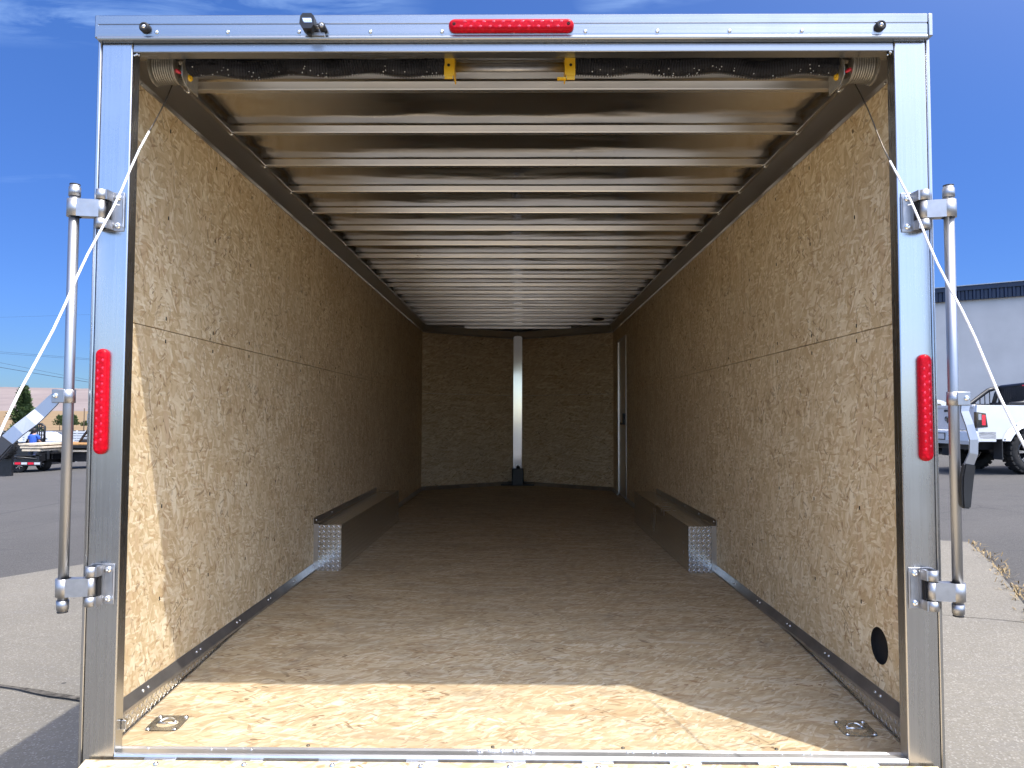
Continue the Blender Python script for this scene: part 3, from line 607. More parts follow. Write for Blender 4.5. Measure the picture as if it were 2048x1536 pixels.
# door spring inside the header
b = MB(); b.cyl((-0.21, 2.50, 2.142), (0.20, 2.50, 2.142), 0.0125, 16); b.cyl((-0.21, 2.52, 2.165), (0.20, 2.52, 2.165), 0.010, 12)
b.build('spring_shaft', MT['cast'], TR)
for s in (-1, 1):
    x0, x1 = (0.215, 1.105)
    if s < 0: x0, x1 = (0.225, 1.115)
    pts, rs = [], []; nseg = 200
    for k in range(nseg+1):
        f = k/nseg; x = x0+(x1-x0)*f; env = min(1, f*5, (1-f)*5)
        pts.append((s*x, 2.49+0.005*math.sin(x*17), 2.1445-0.008*env*math.sin(x*22+(0.5 if s < 0 else 1.6)) - 0.003*env*math.sin(x*9))); rs.append(0.0345 if k % 2 else 0.0275)
    b = MB(); b.tube(pts, rs, 18)
    for f in b.bm.faces: f.smooth = False
    for k in range(60):
        p = Vector(random.choice(pts)); a = random.uniform(-2.6, -0.4); b.ball(p + Vector((0, math.cos(a)*0.033-0.004, math.sin(a)*0.033)), random.uniform(0.0012, 0.0022), 1, 6)
    b.build('door_spring', [MT['hose'], MT['sleeve']], TR)
    # cable drum
    prof = [(-0.046, 0.0), (-0.046, 0.058), (-0.040, 0.058), (-0.038, 0.049)]
    for k in range(9):
        h = -0.036+0.0078*k; prof += [(h, 0.0440), (h+0.0012, 0.0505), (h+0.0040, 0.0525), (h+0.0066, 0.0505)]
    prof += [(0.034, 0.049), (0.036, 0.055), (0.041, 0.055), (0.041, 0.036), (0.030, 0.030), (0.030, 0.0)]
    b = MB(); b.lathe([(s*-1*h, r) for h, r in prof], (s*1.187, 2.50, 2.142), (1, 0, 0), 40, 0, False)
    dr = b.build('cable_drum', MT['drumm'], TR)
    b = MB(); b.cyl((s*1.158, 2.47, 2.13), (s*1.135, 2.475, 2.118), 0.006, 8); b.ball((s*1.135, 2.475, 2.118), 0.006); b.build('set_screw', MT['redd'], dr)
    b = MB(); b.box(*sorted((s*1.109, s*1.1135)), 2.47, 2.56, 2.07, 2.20); b.screw((s*1.108, 2.49, 2.105), (-s, -0.6, 0), 0.012, 1); b.cyl((s*1.145, 2.50, 2.142), (s*1.06, 2.50, 2.142), 0.012, 14)
    b.prism([(2.47, 2.07), (2.44, 2.09), (2.44, 2.13), (2.47, 2.17)], 'x', *sorted((s*1.110, s*1.113)))
    b.build('bearing_plate', [MT['drumm'], MT['yel']], TR)
    # yellow centre bracket
    xb = -0.213 if s < 0 else 0.1995
    b = MB(); b.box(xb-0.0155, xb+0.0155, 2.455, 2.459, 2.096, 2.20, 0, 0.0015); b.box(xb-0.0135, xb+0.0135, 2.455, 2.459, 2.082 if s > 0 else 2.086, 2.0955)
    b.box(*sorted((xb-s*0.0155, xb-s*0.0195)), 2.455, 2.53, 2.10, 2.19); b.box(*sorted((xb-s*0.015, xb-s*0.045)), 2.456, 2.472, *( (2.086, 2.091) if s > 0 else (2.160, 2.165)))
    b.cyl((xb, 2.4545, 2.132), (xb, 2.4535, 2.132), 0.005, 12, 1)
    b.build('spring_bracket', [MT['yel'], MT['gap']], TR)
    # lift cable: bare wire from the drum, then white sleeve down to the ramp
    P0 = Vector((s*1.19, 2.535, 2.10)); P1 = Vector((s*1.19, 0.80, -0.47)); f = 0.085 if s < 0 else 0.135
    def sagp(q): return P0.lerp(P1, q) + Vector((0.004*math.sin(q*40), 0, -0.012*math.sin(math.pi*q)))
    b = MB(); b.tube([sagp(f*k/6) for k in range(7)], 0.0021, 8)
    lc = b.build('lift_cable', MT['wire'], TR)
    b = MB(); b.tube([sagp(f+(1-f)*k/30) for k in range(31)], 0.0034, 10)
    q = sagp(0.20); b.tube([q, q + Vector((-s*0.016, -0.004, -0.004))], 0.0016, 6)
    b.build('sleeve', MT['sleeve'], lc)

# red marker lamps
def lamp_bar(c, half, r, horiz, hole):
    ax = Vector((1, 0, 0)) if horiz else Vector((0, 0, 1)); cr = Vector((0, 0, 1)) if horiz else Vector((1, 0, 0))
    b = MB(); n = 10
    def outline(rad, yy, hf):
        o = []
        for sg in (1, -1):
            for k in range(n+1):
                a = -math.pi/2 + math.pi*k/n
                o.append(Vector(c) + ax*(sg*(hf + math.cos(a)*rad)) + cr*(sg*math.sin(a)*rad) + Vector((0, -yy, 0)))
        return [b.bm.verts.new(p) for p in o]
    hf = half-r
    rings = [outline(r, 0.0, hf), outline(r, 0.006, hf), outline(r*0.93, 0.012, hf), outline(r*0.80, 0.017, hf), outline(r*0.45, 0.0195, hf)]
    for p, q in zip(rings, rings[1:]):
        for k in range(len(p)): f = b.bm.faces.new((p[k], p[(k+1) % len(p)], q[(k+1) % len(p)], q[k])); f.smooth = True
    b.bm.faces.new(rings[-1])
    o = b.build('marker_lamp', MT['red'], TR)
    b = MB(); m = 11
    for k in range(m):
        q = Vector(c) + ax*((k-(m-1)/2)/(m/2)*hf*0.94) + Vector((0, -0.0185, 0))
        for sg in (-1, 1): b.ball(q + cr*(sg*r*0.36) + ax*(sg*hf*0.03), r*0.22, 0, 8, (1.6 if horiz else 1, 0.35, 1.0 if horiz else 1.6))
    b.build('reflector', MT['redd'], o)  # lighter red dots paint the small highlights in the lens
    if hole:
        for sg in (-1, 1): b = MB(); b.screw(Vector(c) + ax*(sg*(half-r*0.9)) + Vector((0, -0.016, 0)), (0, -1, 0), r*0.36); b.build('screw', MT['gap'], o)
    return o
lamp_bar((0.0, 2.3300, 2.197), 0.201, 0.0205, True, True)
lamp_bar((-1.299, YO-0.0003, 0.990), 0.168, 0.0205, False, False)
lamp_bar((1.304, YO-0.0003, 0.978), 0.168, 0.0205, False, False)

# black loading lamp on the header
b = MB(); hx = [(-0.671, 2.188), (-0.668, 2.212), (-0.661, 2.221), (-0.633, 2.221), (-0.625, 2.212), (-0.624, 2.185), (-0.634, 2.172), (-0.661, 2.172)]
b.prism(hx, 'y', 2.288, 2.318); b.box(-0.652, -0.640, 2.31, 2.333, 2.165, 2.19)
ll = b.build('loading_lamp', MT['blk'], TR)
b = MB(); b.prism([(-0.662, 2.204), (-0.633, 2.204), (-0.630, 2.190), (-0.655, 2.190)], 'y', 2.2865, 2.2878)
for k in range(4): b.ball((-0.657+0.007*k, 2.287, 2.197), 0.0035, 0, 8, (1, 0.4, 1.4))
b.build('reflector', MT['chrome'], ll)
b = MB(); b.cyl((-0.605, 2.331, 2.190), (-0.605, 2.305, 2.190), 0.011, 12); b.cyl((-0.624, 2.312, 2.188), (-0.604, 2.312, 2.188), 0.006, 10, 1); b.screw((-0.605, 2.305, 2.190), (0, -1, 0), 0.008, 1); b.box(-0.646, -0.600, 2.322, 2.3315, 2.166, 2.176, 1)
b.build('knob', [MT['rub'], MT['cast']], ll)

# lock bars at both sides
for s in (-1, 1):
    px = -1.3785 if s < 0 else 1.3675; yp = 2.302; zt, zb = (1.672, 0.342) if s < 0 else (1.668, 0.346)
    b = MB(); b.cyl((px, yp, zb), (px, yp, zt), 0.0152, 24); b.tube([(px, yp, zt), (px, yp, zt+0.004)], 0.0154, 20, 1); b.tube([(px, yp, zb-0.004), (px, yp, zb)], 0.0154, 20, 1)
    for zz in (zt-0.035, zb+0.005): b.cyl((px, yp, zz), (px, yp, zz+0.028), 0.0175, 24)
    lb = b.build('lock_bar', [MT['pole'], MT['rub']], TR)
    hxp = -1.3000 if s < 0 else 1.2985
    for zc_ in ((1.599, 0.4145) if s < 0 else (1.597, 0.416)):
        b = MB(); n = 12
        for z0, z1 in ((zc_-0.060, zc_-0.0305), (zc_+0.0305, zc_+0.062)):            # knuckles of the bracket
            b.cyl((hxp, yp+0.012, z0), (hxp, yp+0.012, z1), 0.0165, 20); b.prism([(hxp-s*-0.0165, yp+0.012), (hxp-s*-0.0165, YO-0.003), (hxp-s*0.026, YO-0.003), (hxp-s*0.022, yp+0.004)], 'z', z0, z1)
        b.box(*sorted((hxp+s*0.010, hxp-s*0.026)), 2.334, YO-0.003, zc_-0.060, zc_+0.062)
        b.box(*sorted((hxp+s*0.018, hxp-s*0.056)), YO-0.004, YO-0.0006, zc_-0.062, zc_+0.064, 0, 0.0015)
        b.prism([(hxp-s*0.050, YO-0.0042), (hxp-s*0.054, YO-0.007), (hxp-s*0.057, YO-0.0042)], 'z', zc_-0.050, zc_+0.052)
        b.box(*sorted((hxp-s*0.022, hxp-s*0.0175)), 2.318, 2.334, zc_-0.0305, zc_+0.0305, 1)
        b.build('hinge_bracket', [MT['cast'], MT['gap']], lb)
        b = MB(); b.cyl((hxp, yp+0.012, zc_-0.0275), (hxp, yp+0.012, zc_+0.0275), 0.0150, 20)
        b.prism([(hxp, yp-0.003), (px, yp-0.0185), (px, yp+0.0185), (hxp, yp+0.026)], 'z', zc_-0.0275, zc_+0.0275); b.cyl((px, yp, zc_-0.0275), (px, yp, zc_+0.0275), 0.0215, 24)
        b.build('hinge_arm', MT['cast'], lb)
        for dz in (-0.0445, 0.0465): b = MB(); b.screw((hxp-s*0.037, YO-0.004, zc_+dz), (0, -1, 0), 0.0105); b.build('bolt', MT['chrome'], lb)
    zc_ = 1.005
    tx = px + s*-0.0 + (-0.036 if s < 0 else 0.036)
    b = MB(); b.cyl((px, yp, zc_-0.021), (px, yp, zc_+0.021), 0.0195, 24); b.box(*sorted((px, tx+s*0.004)), yp-0.0225, yp-0.013, zc_-0.021, zc_+0.021, 0, 0.002); b.box(*sorted((px, tx+s*0.004)), yp+0.003, yp+0.011, zc_-0.021, zc_+0.021, 0, 0.002)
    b.screw((tx-s*0.008, yp-0.0225, zc_+0.001), (0, -1, 0), 0.0085, 1)
    b.build('clamp', [MT['pole'], MT['chrome']], lb)
    def strap(pts, wd, th, mi, b):
        """flat bar through points; width across, seen from behind"""
        rows = []
        for i, p in enumerate(pts):
            p = Vector(p); d = (Vector(pts[min(i+1, len(pts)-1)]) - Vector(pts[max(i-1, 0)])).normalized(); w = d.cross(Vector((0, -1, 0))).normalized(); nn = w.cross(d).normalized()
            w_ = wd[i] if isinstance(wd, (list, tuple)) else wd
            rows.append([b.bm.verts.new(p + w*(w_*0.5*a) + nn*(th*0.5*c_)) for a, c_ in ((-1, -1), (1, -1), (1, 1), (-1, 1))])
        for p, q in zip(rows, rows[1:]):
            for k in range(4): f = b.bm.faces.new((p[k], p[(k+1) % 4], q[(k+1) % 4], q[k])); f.material_index = mi
        for f in (b.bm.faces.new(rows[0][::-1]), b.bm.faces.new(rows[-1])): f.material_index = mi
    if s < 0:
        hp = [(-1.396, 2.288, 1.014), (-1.418, 2.285, 0.990), (-1.452, 2.278, 0.951), (-1.468, 2.262, 0.928), (-1.494, 2.245, 0.900), (-1.530, 2.232, 0.858)]; wds = [0.030, 0.038, 0.040, 0.042, 0.041, 0.041]
        gp_ = [(-1.520, 2.236, 0.869), (-1.545, 2.22, 0.835), (-1.580, 2.20, 0.785), (-1.615, 2.18, 0.73)]; gw = [0.050, 0.058, 0.060, 0.05]
    else:
        hp = [(1.396, 2.288, 1.012), (1.394, 2.286, 0.985), (1.390, 2.284, 0.966), (1.398, 2.274, 0.925), (1.406, 2.268, 0.880), (1.404, 2.268, 0.838), (1.391, 2.274, 0.800)]; wds = [0.030, 0.026, 0.024, 0.024, 0.025, 0.026, 0.028]
        gp_ = [(1.394, 2.274, 0.806), (1.388, 2.276, 0.77), (1.384, 2.277, 0.72), (1.382, 2.277, 0.672)]; gw = [0.034, 0.036, 0.032, 0.024]
    b = MB(); strap(hp, wds, 0.006, 0, b); hn = b.build('handle', MT['pole'], lb)
    b = MB(); strap(gp_, gw, 0.020, 0, b); bmesh.ops.bevel(b.bm, geom=b.bm.edges[:], offset=0.004, segments=2, affect='EDGES'); g_ = b.build('grip', MT['blk'], lb)

# the rear frame and everything hung on it is drawn for an opening 2.464 m wide; the real opening is narrower than the box behind it
FRAME = ('post', 'header', 'rubber_bumper', 'sill', 'ramp_door', 'door_spring', 'spring_shaft', 'cable_drum', 'bearing_plate', 'spring_bracket', 'lift_cable', 'marker_lamp', 'loading_lamp', 'lock_bar')
FM = Matrix.Translation((0.0022, 0, 0.0670)) @ Matrix.Diagonal((0.929, 0.929, 0.929, 1))
for o in list(TR.children):
    if o.name.split('.')[0] in FRAME:
        for q in [o] + list(o.children_recursive): q.data.transform(FM)

# ------------------------------------------------------------------ vehicles and things round about
def wheel(b_t, b_r, c, r, w, rim, ax=(0, 1, 0), lugs=0, spokes=8):
    """tyre into b_t, rim into b_r; outer face towards -ax"""
    c = Vector(c); ax = Vector(ax).normalized(); h = w/2
    prof = [(-h*0.70, rim), (-h*0.96, rim+(r-rim)*0.25), (-h, rim+(r-rim)*0.6), (-h*0.86, r*0.965), (-h*0.6, r), (h*0.6, r), (h*0.86, r*0.965), (h, rim+(r-rim)*0.6), (h*0.96, rim+(r-rim)*0.25), (h*0.7, rim)]
    b_t.lathe(prof, c, ax, 36)
    u = ax.orthogonal().normalized(); v = ax.cross(u)
    for k in range(lugs):
        a = 2*math.pi*k/lugs
        for sg in (-1, 1):
            a2 = a + (0.5 if sg > 0 else 0)*2*math.pi/lugs; rad = u*math.cos(a2)+v*math.sin(a2); tan = -u*math.sin(a2)+v*math.cos(a2)
            m = Matrix((tan, ax, rad)).transposed().to_4x4(); m.translation = c + ax*(sg*h*0.58) + rad*(r+0.004)
            wl = math.pi*r/lugs*0.62; b_t.box(-wl, wl, -h*0.40, h*0.40, -0.02, 0.014, mat=m)
    b_r.lathe([(-h*0.74, rim*1.0), (-h*0.80, rim*0.93), (-h*0.45, rim*0.86), (-h*0.25, rim*0.80), (-h*0.25, 0.0)], c, ax, 36, 0)
    for k in range(spokes):
        a = 2*math.pi*k/spokes; rad = u*math.cos(a)+v*math.sin(a); tan = -u*math.sin(a)+v*math.cos(a)
        m = Matrix((tan, ax, rad)).transposed().to_4x4(); m.translation = c - ax*(h*0.62)
        b_r.prism([(-rim*0.05, rim*0.12), (rim*0.05, rim*0.12), (rim*0.10, rim*0.90), (rim*0.03, rim*0.92), (0, rim*0.55), (-rim*0.03, rim*0.92), (-rim*0.10, rim*0.90)], 'y', -0.012, 0.012, 1, mat=m @ Matrix.Identity(4))
    b_r.lathe([(-h*0.86, 0.0), (-h*0.86, rim*0.16), (-h*0.5, rim*0.2)], c, ax, 18, 1)

# --- lifted white pickup parked to the right
TX, TY = 9.73, 17.00
PK = empty('pickup_truck', (TX, TY, gz(11.5)), R(2.5), label='lifted white pickup truck with black bed rack and off-road tyres, parked right of the trailer', cat='pickup truck')
def arch(cx, rad, z0, n=14): return [(cx+rad*math.cos(a), z0+rad*math.sin(a)) for a in [math.pi*k/n for k in range(n+1)]]
RW, FW, WZ = 1.20, 4.95, 0.47
zb = 0.74
def side_outline():
    aR = arch(RW, 0.56, 0.50); aF = arch(FW, 0.56, 0.50)
    cut = lambda A_: [(x, max(z, zb)) for x, z in A_][::-1]
    return [(0.10, zb)] + cut(aR) + cut(aF) + [(5.85, zb), (5.92, 0.95), (5.88, 1.28), (5.70, 1.38), (4.35, 1.47), (2.02, 1.46), (0.05, 1.47), (0.03, 1.30), (0.06, 0.92)]
b = MB(); oo = side_outline()
for y0, y1 in ((-1.0, -0.93), (0.93, 1.0)): b.prism(oo, 'y', y0, y1)
b.box(0.08, 5.80, -0.93, 0.93, 0.86, 0.90); b.box(4.3, 5.75, -0.93, 0.93, 1.20, 1.42); b.box(5.70, 5.90, -0.93, 0.93, 0.80, 1.34); b.box(2.0, 2.06, -0.93, 0.93, 0.9, 1.46)
bmesh.ops.bevel(b.bm, geom=[e for e in b.bm.edges if e.calc_length() > 0.3 and abs((e.verts[0].co-e.verts[1].co).y) < 0.01], offset=0.012, segments=2, affect='EDGES')
b.build('body', MT['white'], PK)
b = MB(); b.prism([(2.06, 1.46), (2.18, 1.98), (2.50, 2.03), (3.60, 2.03), (3.80, 1.97), (4.42, 1.46)], 'y', -0.84, 0.84); bmesh.ops.bevel(b.bm, geom=b.bm.edges[:], offset=0.05, segments=3, affect='EDGES'); b.build('cab', MT['white'], PK)
for s in (-1, 1):
    for q in ([(2.28, 1.52), (2.34, 1.92), (3.02, 1.95), (3.02, 1.52)], [(3.10, 1.52), (3.10, 1.95), (3.66, 1.93), (4.12, 1.52)]):
        b = MB(); b.prism(q, 'y', *sorted((s*0.838, s*0.848))); b.build('window', MT['glass'], PK)
b = MB(); b.prism([(-0.70, 1.56), (0.70, 1.56), (0.64, 1.93), (-0.64, 1.93)], 'x', 2.055, 2.085, mat=Matrix.Shear('XY', 4, (0, 0))); b.build('rear_window', MT['glass'], PK)
b = MB(); b.box(0.035, 0.085, -0.925, 0.925, 0.93, 1.475, bev=0.012); b.box(0.015, 0.045, -0.90, 0.90, 1.415, 1.478, bev=0.01)
tg = b.build('tailgate', MT['white'], PK)
b = MB(); b.box(0.018, 0.034, -0.11, 0.11, 1.33, 1.38, bev=0.006); b.build('handle', MT['blk'], tg)
b = MB()                                             # dark shield badge with curled horns
b.prism([(-0.035, 1.20), (0.035, 1.20), (0.03, 1.12), (0.0, 1.07), (-0.03, 1.12)], 'x', 0.022, 0.034)
for s in (-1, 1): b.tube([(0.026, s*(0.03+0.055*math.sin(a)), 1.165+0.05*math.cos(a)) for a in [0.3*k for k in range(10)]], [0.014-0.0009*k for k in range(10)], 8)
b.build('badge', MT['rim'], tg)
for s in (-1, 1):
    b = MB(); b.prism([(0.035, 0.98), (0.035, 1.32), (0.235, 1.29), (0.275, 1.0)], 'y', *sorted((s*0.955, s*1.006)), 0); b.box(0.028, 0.05, *sorted((s*0.925, s*1.003)), 0.98, 1.32, 0)
    tl = b.build('tail_lamp', MT['glass'], PK)
    b = MB(); b.box(0.07, 0.135, *sorted((s*1.004, s*1.010)), 1.15, 1.28); b.build('reverse_lens', MT['cast'], tl)
    b = MB(); b.box(0.145, 0.225, *sorted((s*1.004, s*1.010)), 1.04, 1.26); b.build('red_lens', MT['redd'], tl)
    for cx in (RW, FW):                              # flared arches with bolt heads
        b = MB(); A1 = arch(cx, 0.53, 0.50, 18); A2 = arch(cx, 0.66, 0.50, 18)
        A1 = [(cx-0.50, 0.70)] + [q for q in A1[::-1] if q[1] > 0.70] + [(cx+0.50, 0.70)]; A2 = [(cx-0.64, 0.70)] + [q for q in A2[::-1] if q[1] > 0.70] + [(cx+0.64, 0.70)]
        m = min(len(A1), len(A2)); A2 = A2 if len(A2) == m else [A2[round(i*(len(A2)-1)/(m-1))] for i in range(m)]; A1 = A1 if len(A1) == m else [A1[round(i*(len(A1)-1)/(m-1))] for i in range(m)]
        for i in range(m-1):
            o = [(A1[i][0], s*1.10, A1[i][1]), (A1[i+1][0], s*1.10, A1[i+1][1]), (A2[i+1][0], s*1.012, A2[i+1][1]), (A2[i][0], s*1.012, A2[i][1])]
            b.quad(*o, sm=True); b.quad((A1[i][0], s*1.10, A1[i][1]), (A1[i+1][0], s*1.10, A1[i+1][1]), (A1[i+1][0], s*0.9, A1[i+1][1]), (A1[i][0], s*0.9, A1[i][1]))
            if i % 3 == 1: b.ball((0.25*A1[i][0]+0.75*A2[i][0], s*1.036, 0.25*A1[i][1]+0.75*A2[i][1]), 0.016, 1, 8)
        b.build('wheel_arch', [MT['white'], MT['blk']], PK)
        bt, br = MB(), MB(); wheel(bt, br, (cx, s*0.90, WZ), 0.47, 0.32, 0.29, (0, -s, 0), 26, 8)
        wo = bt.build('wheel', MT['tyre'], PK); br.build('rim', [MT['rim'], MT['chrome']], wo)
    b = MB(); b.box(RW-0.66, RW-0.64, *sorted((s*0.78, s*1.05)), 0.30, 0.72); b.build('mud_flap', MT['rub'], PK)
b = MB()
b.prism([(-0.12, 0.62), (-0.14, 0.70), (-0.12, 0.88), (-0.02, 0.91), (0.09, 0.905), (0.09, 0.66)], 'y', -0.98, 0.98); b.box(-0.02, 0.46, -1.0, -0.93, 0.68, 0.90, bev=0.01); b.box(-0.02, 0.46, 0.93, 1.0, 0.68, 0.90, bev=0.01)
bp = b.build('bumper', MT['white'], PK)
b = MB(); b.box(-0.146, -0.139, -0.17, 0.17, 0.70, 0.86, 1); b.box(-0.150, -0.1465, -0.15, 0.15, 0.72, 0.84, 0); b.build('license_plate', [MT['white'], MT['dark_frame']], bp)
b = MB(); b.box(0.1, 5.6, -0.55, 0.55, 0.50, 0.80); b.cyl((RW, -0.8, 0.47), (RW, 0.8, 0.47), 0.08); b.ball((RW, 0, 0.46), 0.2); b.cyl((-0.1, 0.55, 0.56), (0.5, 0.55, 0.56), 0.045); b.box(2.3, 4.2, -0.98, -0.88, 0.58, 0.66); b.build('chassis', MT['dark_frame'], PK)
b = MB()                                             # bed rack: hoop, perforated panel, raked side braces
b.tube([(1.72, -0.90, 1.47), (1.80, -0.88, 1.78), (1.86, -0.80, 1.93), (1.88, 0, 1.96), (1.86, 0.80, 1.93), (1.80, 0.88, 1.78), (1.72, 0.90, 1.47)], 0.05, 8); b.box(1.66, 1.72, -0.9, 0.9, 1.47, 1.56)
for s in (-1, 1):
    b.tube([(0.85, s*0.90, 1.49), (1.15, s*0.90, 1.52), (1.60, s*0.88, 1.86), (1.84, s*0.86, 1.93)], 0.05, 8); b.tube([(0.85, s*0.90, 1.49), (1.75, s*0.90, 1.49)], 0.045, 8)
    for k in range(5): b.tube([(1.16+0.12*k, s*0.89, 1.50), (1.16+0.12*k, s*0.89, 1.52+0.085*k)], 0.012, 6)
for k in range(12): b.box(1.80, 1.82, -0.84, 0.84, 1.56+0.03*k, 1.578+0.03*k)
for k in range(24): b.box(1.80, 1.82, -0.84+0.07*k, -0.80+0.07*k, 1.55, 1.92)
rk = b.build('bed_rack', MT['dark_frame'], PK)
b = MB(); b.box(1.79, 1.81, -0.17, 0.0, 1.925, 1.95); b.build('stop_lamp', MT['redd'], rk)

# --- white station wagon further back, only its roof shows over the pickup
SV = empty('suv', (10.3, 24.4, gz(12.5)), R(2), label='white estate car behind the pickup truck, only its roof and windows showing', cat='car')
b = MB(); b.prism([(0.0, 0.45), (-0.08, 0.7), (0.0, 1.02), (1.1, 1.08), (4.75, 1.0), (4.85, 0.7), (4.75, 0.4)], 'y', -0.92, 0.92); bmesh.ops.bevel(b.bm, geom=b.bm.edges[:], offset=0.05, segments=2, affect='EDGES'); b.build('body', MT['white'], SV)
b = MB(); b.prism([(0.10, 1.03), (0.42, 1.66), (0.70, 1.76), (2.9, 1.78), (3.25, 1.70), (4.05, 1.02)], 'y', -0.80, 0.80); bmesh.ops.bevel(b.bm, geom=b.bm.edges[:], offset=0.05, segments=3, affect='EDGES'); b.build('roof', MT['white'], SV)
for s in (-1, 1):
    for q in ([(0.42, 1.14), (0.62, 1.60), (1.35, 1.66), (1.35, 1.14)], [(1.43, 1.14), (1.43, 1.66), (2.35, 1.67), (2.35, 1.14)], [(2.43, 1.14), (2.43, 1.67), (3.05, 1.62), (3.55, 1.14)]):
        b = MB(); b.prism(q, 'y', *sorted((s*0.798, s*0.808))); b.build('window', MT['glass'], SV)
    for cx in (0.95, 3.9):
        bt, br = MB(), MB(); wheel(bt, br, (cx, s*0.80, 0.35), 0.35, 0.22, 0.23, (0, -s, 0), 0, 6); wo = bt.build('wheel', MT['tyre'], SV); br.build('rim', [MT['rim'], MT['chrome']], wo)

# --- warehouse behind on the right
MT['navy'] = plain('navy_sheet_metal', (0.012, 0.022, 0.050), 0.35, 0.2, 0.1, 2)
MT['gwall'] = plain('grey_wall_paint', (0.50, 0.49, 0.47), 0.75, 0, 0.05, 0.8)
WH = empty('warehouse', (19.6, 34.8, -0.02), math.atan2(-1.95, 2.8), label='long pale grey warehouse with a dark navy ribbed fascia under its roof', cat='building')
b = MB(); b.box(-9, 26, 0, 14, -1.5, 6.65)
b.build('wall', MT['gwall'], WH)
b = MB()
for k in range(117):
    x = -9.1+0.3*k; b.prism([(x, 0), (x, -0.14), (x+0.05, -0.20), (x+0.13, -0.20), (x+0.18, -0.14), (x+0.3, -0.14), (x+0.3, 0)], 'z', 6.38, 6.82)
b.box(-9.2, 26.2, -0.24, 0.0, 6.822, 7.02); b.build('fascia', MT['navy'], WH)
b = MB(); b.box(-9.25, 26.25, -0.30, 14.2, 7.022, 7.06); b.build('roof', MT['cast'], WH)

# --- left side yard
MT['deck'] = plain('orange_deck_wood', (0.46, 0.24, 0.08), 0.7, 0, 0.25, 8)
MT['pale'] = plain('pale_lumber', (0.66, 0.55, 0.40), 0.75, 0, 0.15, 8)
MT['cmu'] = plain('grey_block_wall', (0.20, 0.22, 0.25), 0.9, 0, 0.12, 1.5)
LX = lambda px, Y: CX + (px-1037)/1484*Y
# low black flatbed with tape-striped rail
Y0 = 25.4; g = gz(-17.2)
LT = empty('flatbed_trailer', (LX(-10, Y0), Y0, g), 0, label='low black flatbed trailer with red and white striped tape along its rail', cat='flatbed trailer')
b = MB(); b.box(-2.6, 1.50, -0.04, 0.04, 0.255, 0.40); b.box(-2.6, 1.40, 0.0, 1.9, 0.40, 0.46); b.box(-2.6, 1.5, 1.86, 1.94, 0.255, 0.40)
for k in range(8): b.box(-2.4+0.5*k, -2.35+0.5*k, 0.0, 1.9, 0.30, 0.40)
b.cyl((1.35, 0, 0.48), (-0.4, 0, 0.62), 0.03); b.box(1.3, 1.42, -0.02, 1.9, 0.40, 0.68); b.box(0.2, 1.5, -0.02, 0.03, 0.58, 0.62)
b.build('frame', MT['dark_frame'], LT)
for k in range(18):
    x = -2.55+0.225*k; b = MB(); b.box(x, x+0.2, -0.048, -0.0405, 0.29, 0.365); b.build('reflective_strip', MT['white'] if k % 2 else MT['redd'], LT)
for x in (0.12, 0.66, -0.42):
    bt, br = MB(), MB(); wheel(bt, br, (x, 0.15, 0.245), 0.245, 0.18, 0.14, (0, 1, 0), 0, 6); wo = bt.build('wheel', MT['tyre'], LT); br.build('rim', [MT['rim'], MT['chrome']], wo)
b = MB()
for k in range(6): b.box(-0.2+0.32*k+random.uniform(-.05, .05), 0.08+0.32*k, 0.3, 1.2, 0.462, 0.55+0.10*random.random())
b.build('engine_block', MT['rim'], LT)
# lumber on it, spare wheel
b = MB()
for k in range(3): b.box(LX(33-4*k, Y0)+0.0, LX(70+6*(k % 2), Y0), Y0+0.1, Y0+1.5, g+0.74+0.10*k, g+0.80+0.10*k)
tag(b.build('lumber_stack', MT['pale']), 'stack of three pale boards lying above the low black flatbed trailer', 'lumber')
b = MB()
for x in (0.95, 1.55): b.box(x, x+0.06, 0.2, 0.26, 0.46, 0.74); b.box(x, x+0.06, 1.3, 1.36, 0.46, 0.74)
b.build('stake', MT['dark_frame'], LT)
bt, br = MB(), MB(); wheel(bt, br, (0, 0, 0), 0.40, 0.26, 0.25, (0.25, 0.97, 0.0), 20, 8)
sw = bt.build('spare_wheel', MT['tyre']); sw.location = (LX(2, 23.5), 23.5, gz(-16)+0.965); tag(sw, 'black off-road spare wheel hung above the striped flatbed at the picture edge', 'wheel'); br.build('rim', [MT['rim'], MT['chrome']], sw)
b = MB(); b.box(LX(-14, 23.55), LX(14, 23.55), 23.62, 23.72, gz(-16), gz(-16)+0.95); tag(b.build('wheel_rack', MT['dark_frame']), 'black steel rack holding the off-road spare wheel', 'rack')
# wooden deck trailer with a black headboard
Y1_ = 26.6; g = gz(-17)
WT = empty('deck_trailer', (LX(92, Y1_), Y1_, g), 0, label='flatbed trailer with orange wooden deck, tilted black wheel and slatted black headboard', cat='flatbed trailer')
b = MB()
for k in range(7): b.box(-0.45, 4.6, 0.1+0.27*k, 0.36+0.27*k, 0.905, 0.955)
b.build('deck', MT['deck'], WT)
b = MB(); b.box(-0.5, 4.6, -0.02, 0.06, 0.80, 0.90); b.box(-0.5, 4.6, 1.9, 1.98, 0.80, 0.90); b.box(0.4, 4.6, 0.6, 0.75, 0.40, 0.80)
for k in range(9): b.box(-0.3+0.55*k, -0.24+0.55*k, 0.06, 1.9, 0.80, 0.90)
b.box(0.5, 2.6, 0.2, 1.7, 0.30, 0.62); b.cyl((0, 0.1, 0.36), (0, 1.9, 0.36), 0.05); b.box(1.45, 1.56, 0.1, 0.3, 0.10, 0.8); b.box(1.9, 2.1, 0.5, 0.7, 0.2, 0.8)
b.build('frame', MT['dark_frame'], WT)
b = MB(); b.box(0.3, 2.0, 0.05, 0.3, 0.66, 0.72); b.build('side_rail', MT['pale'], WT)
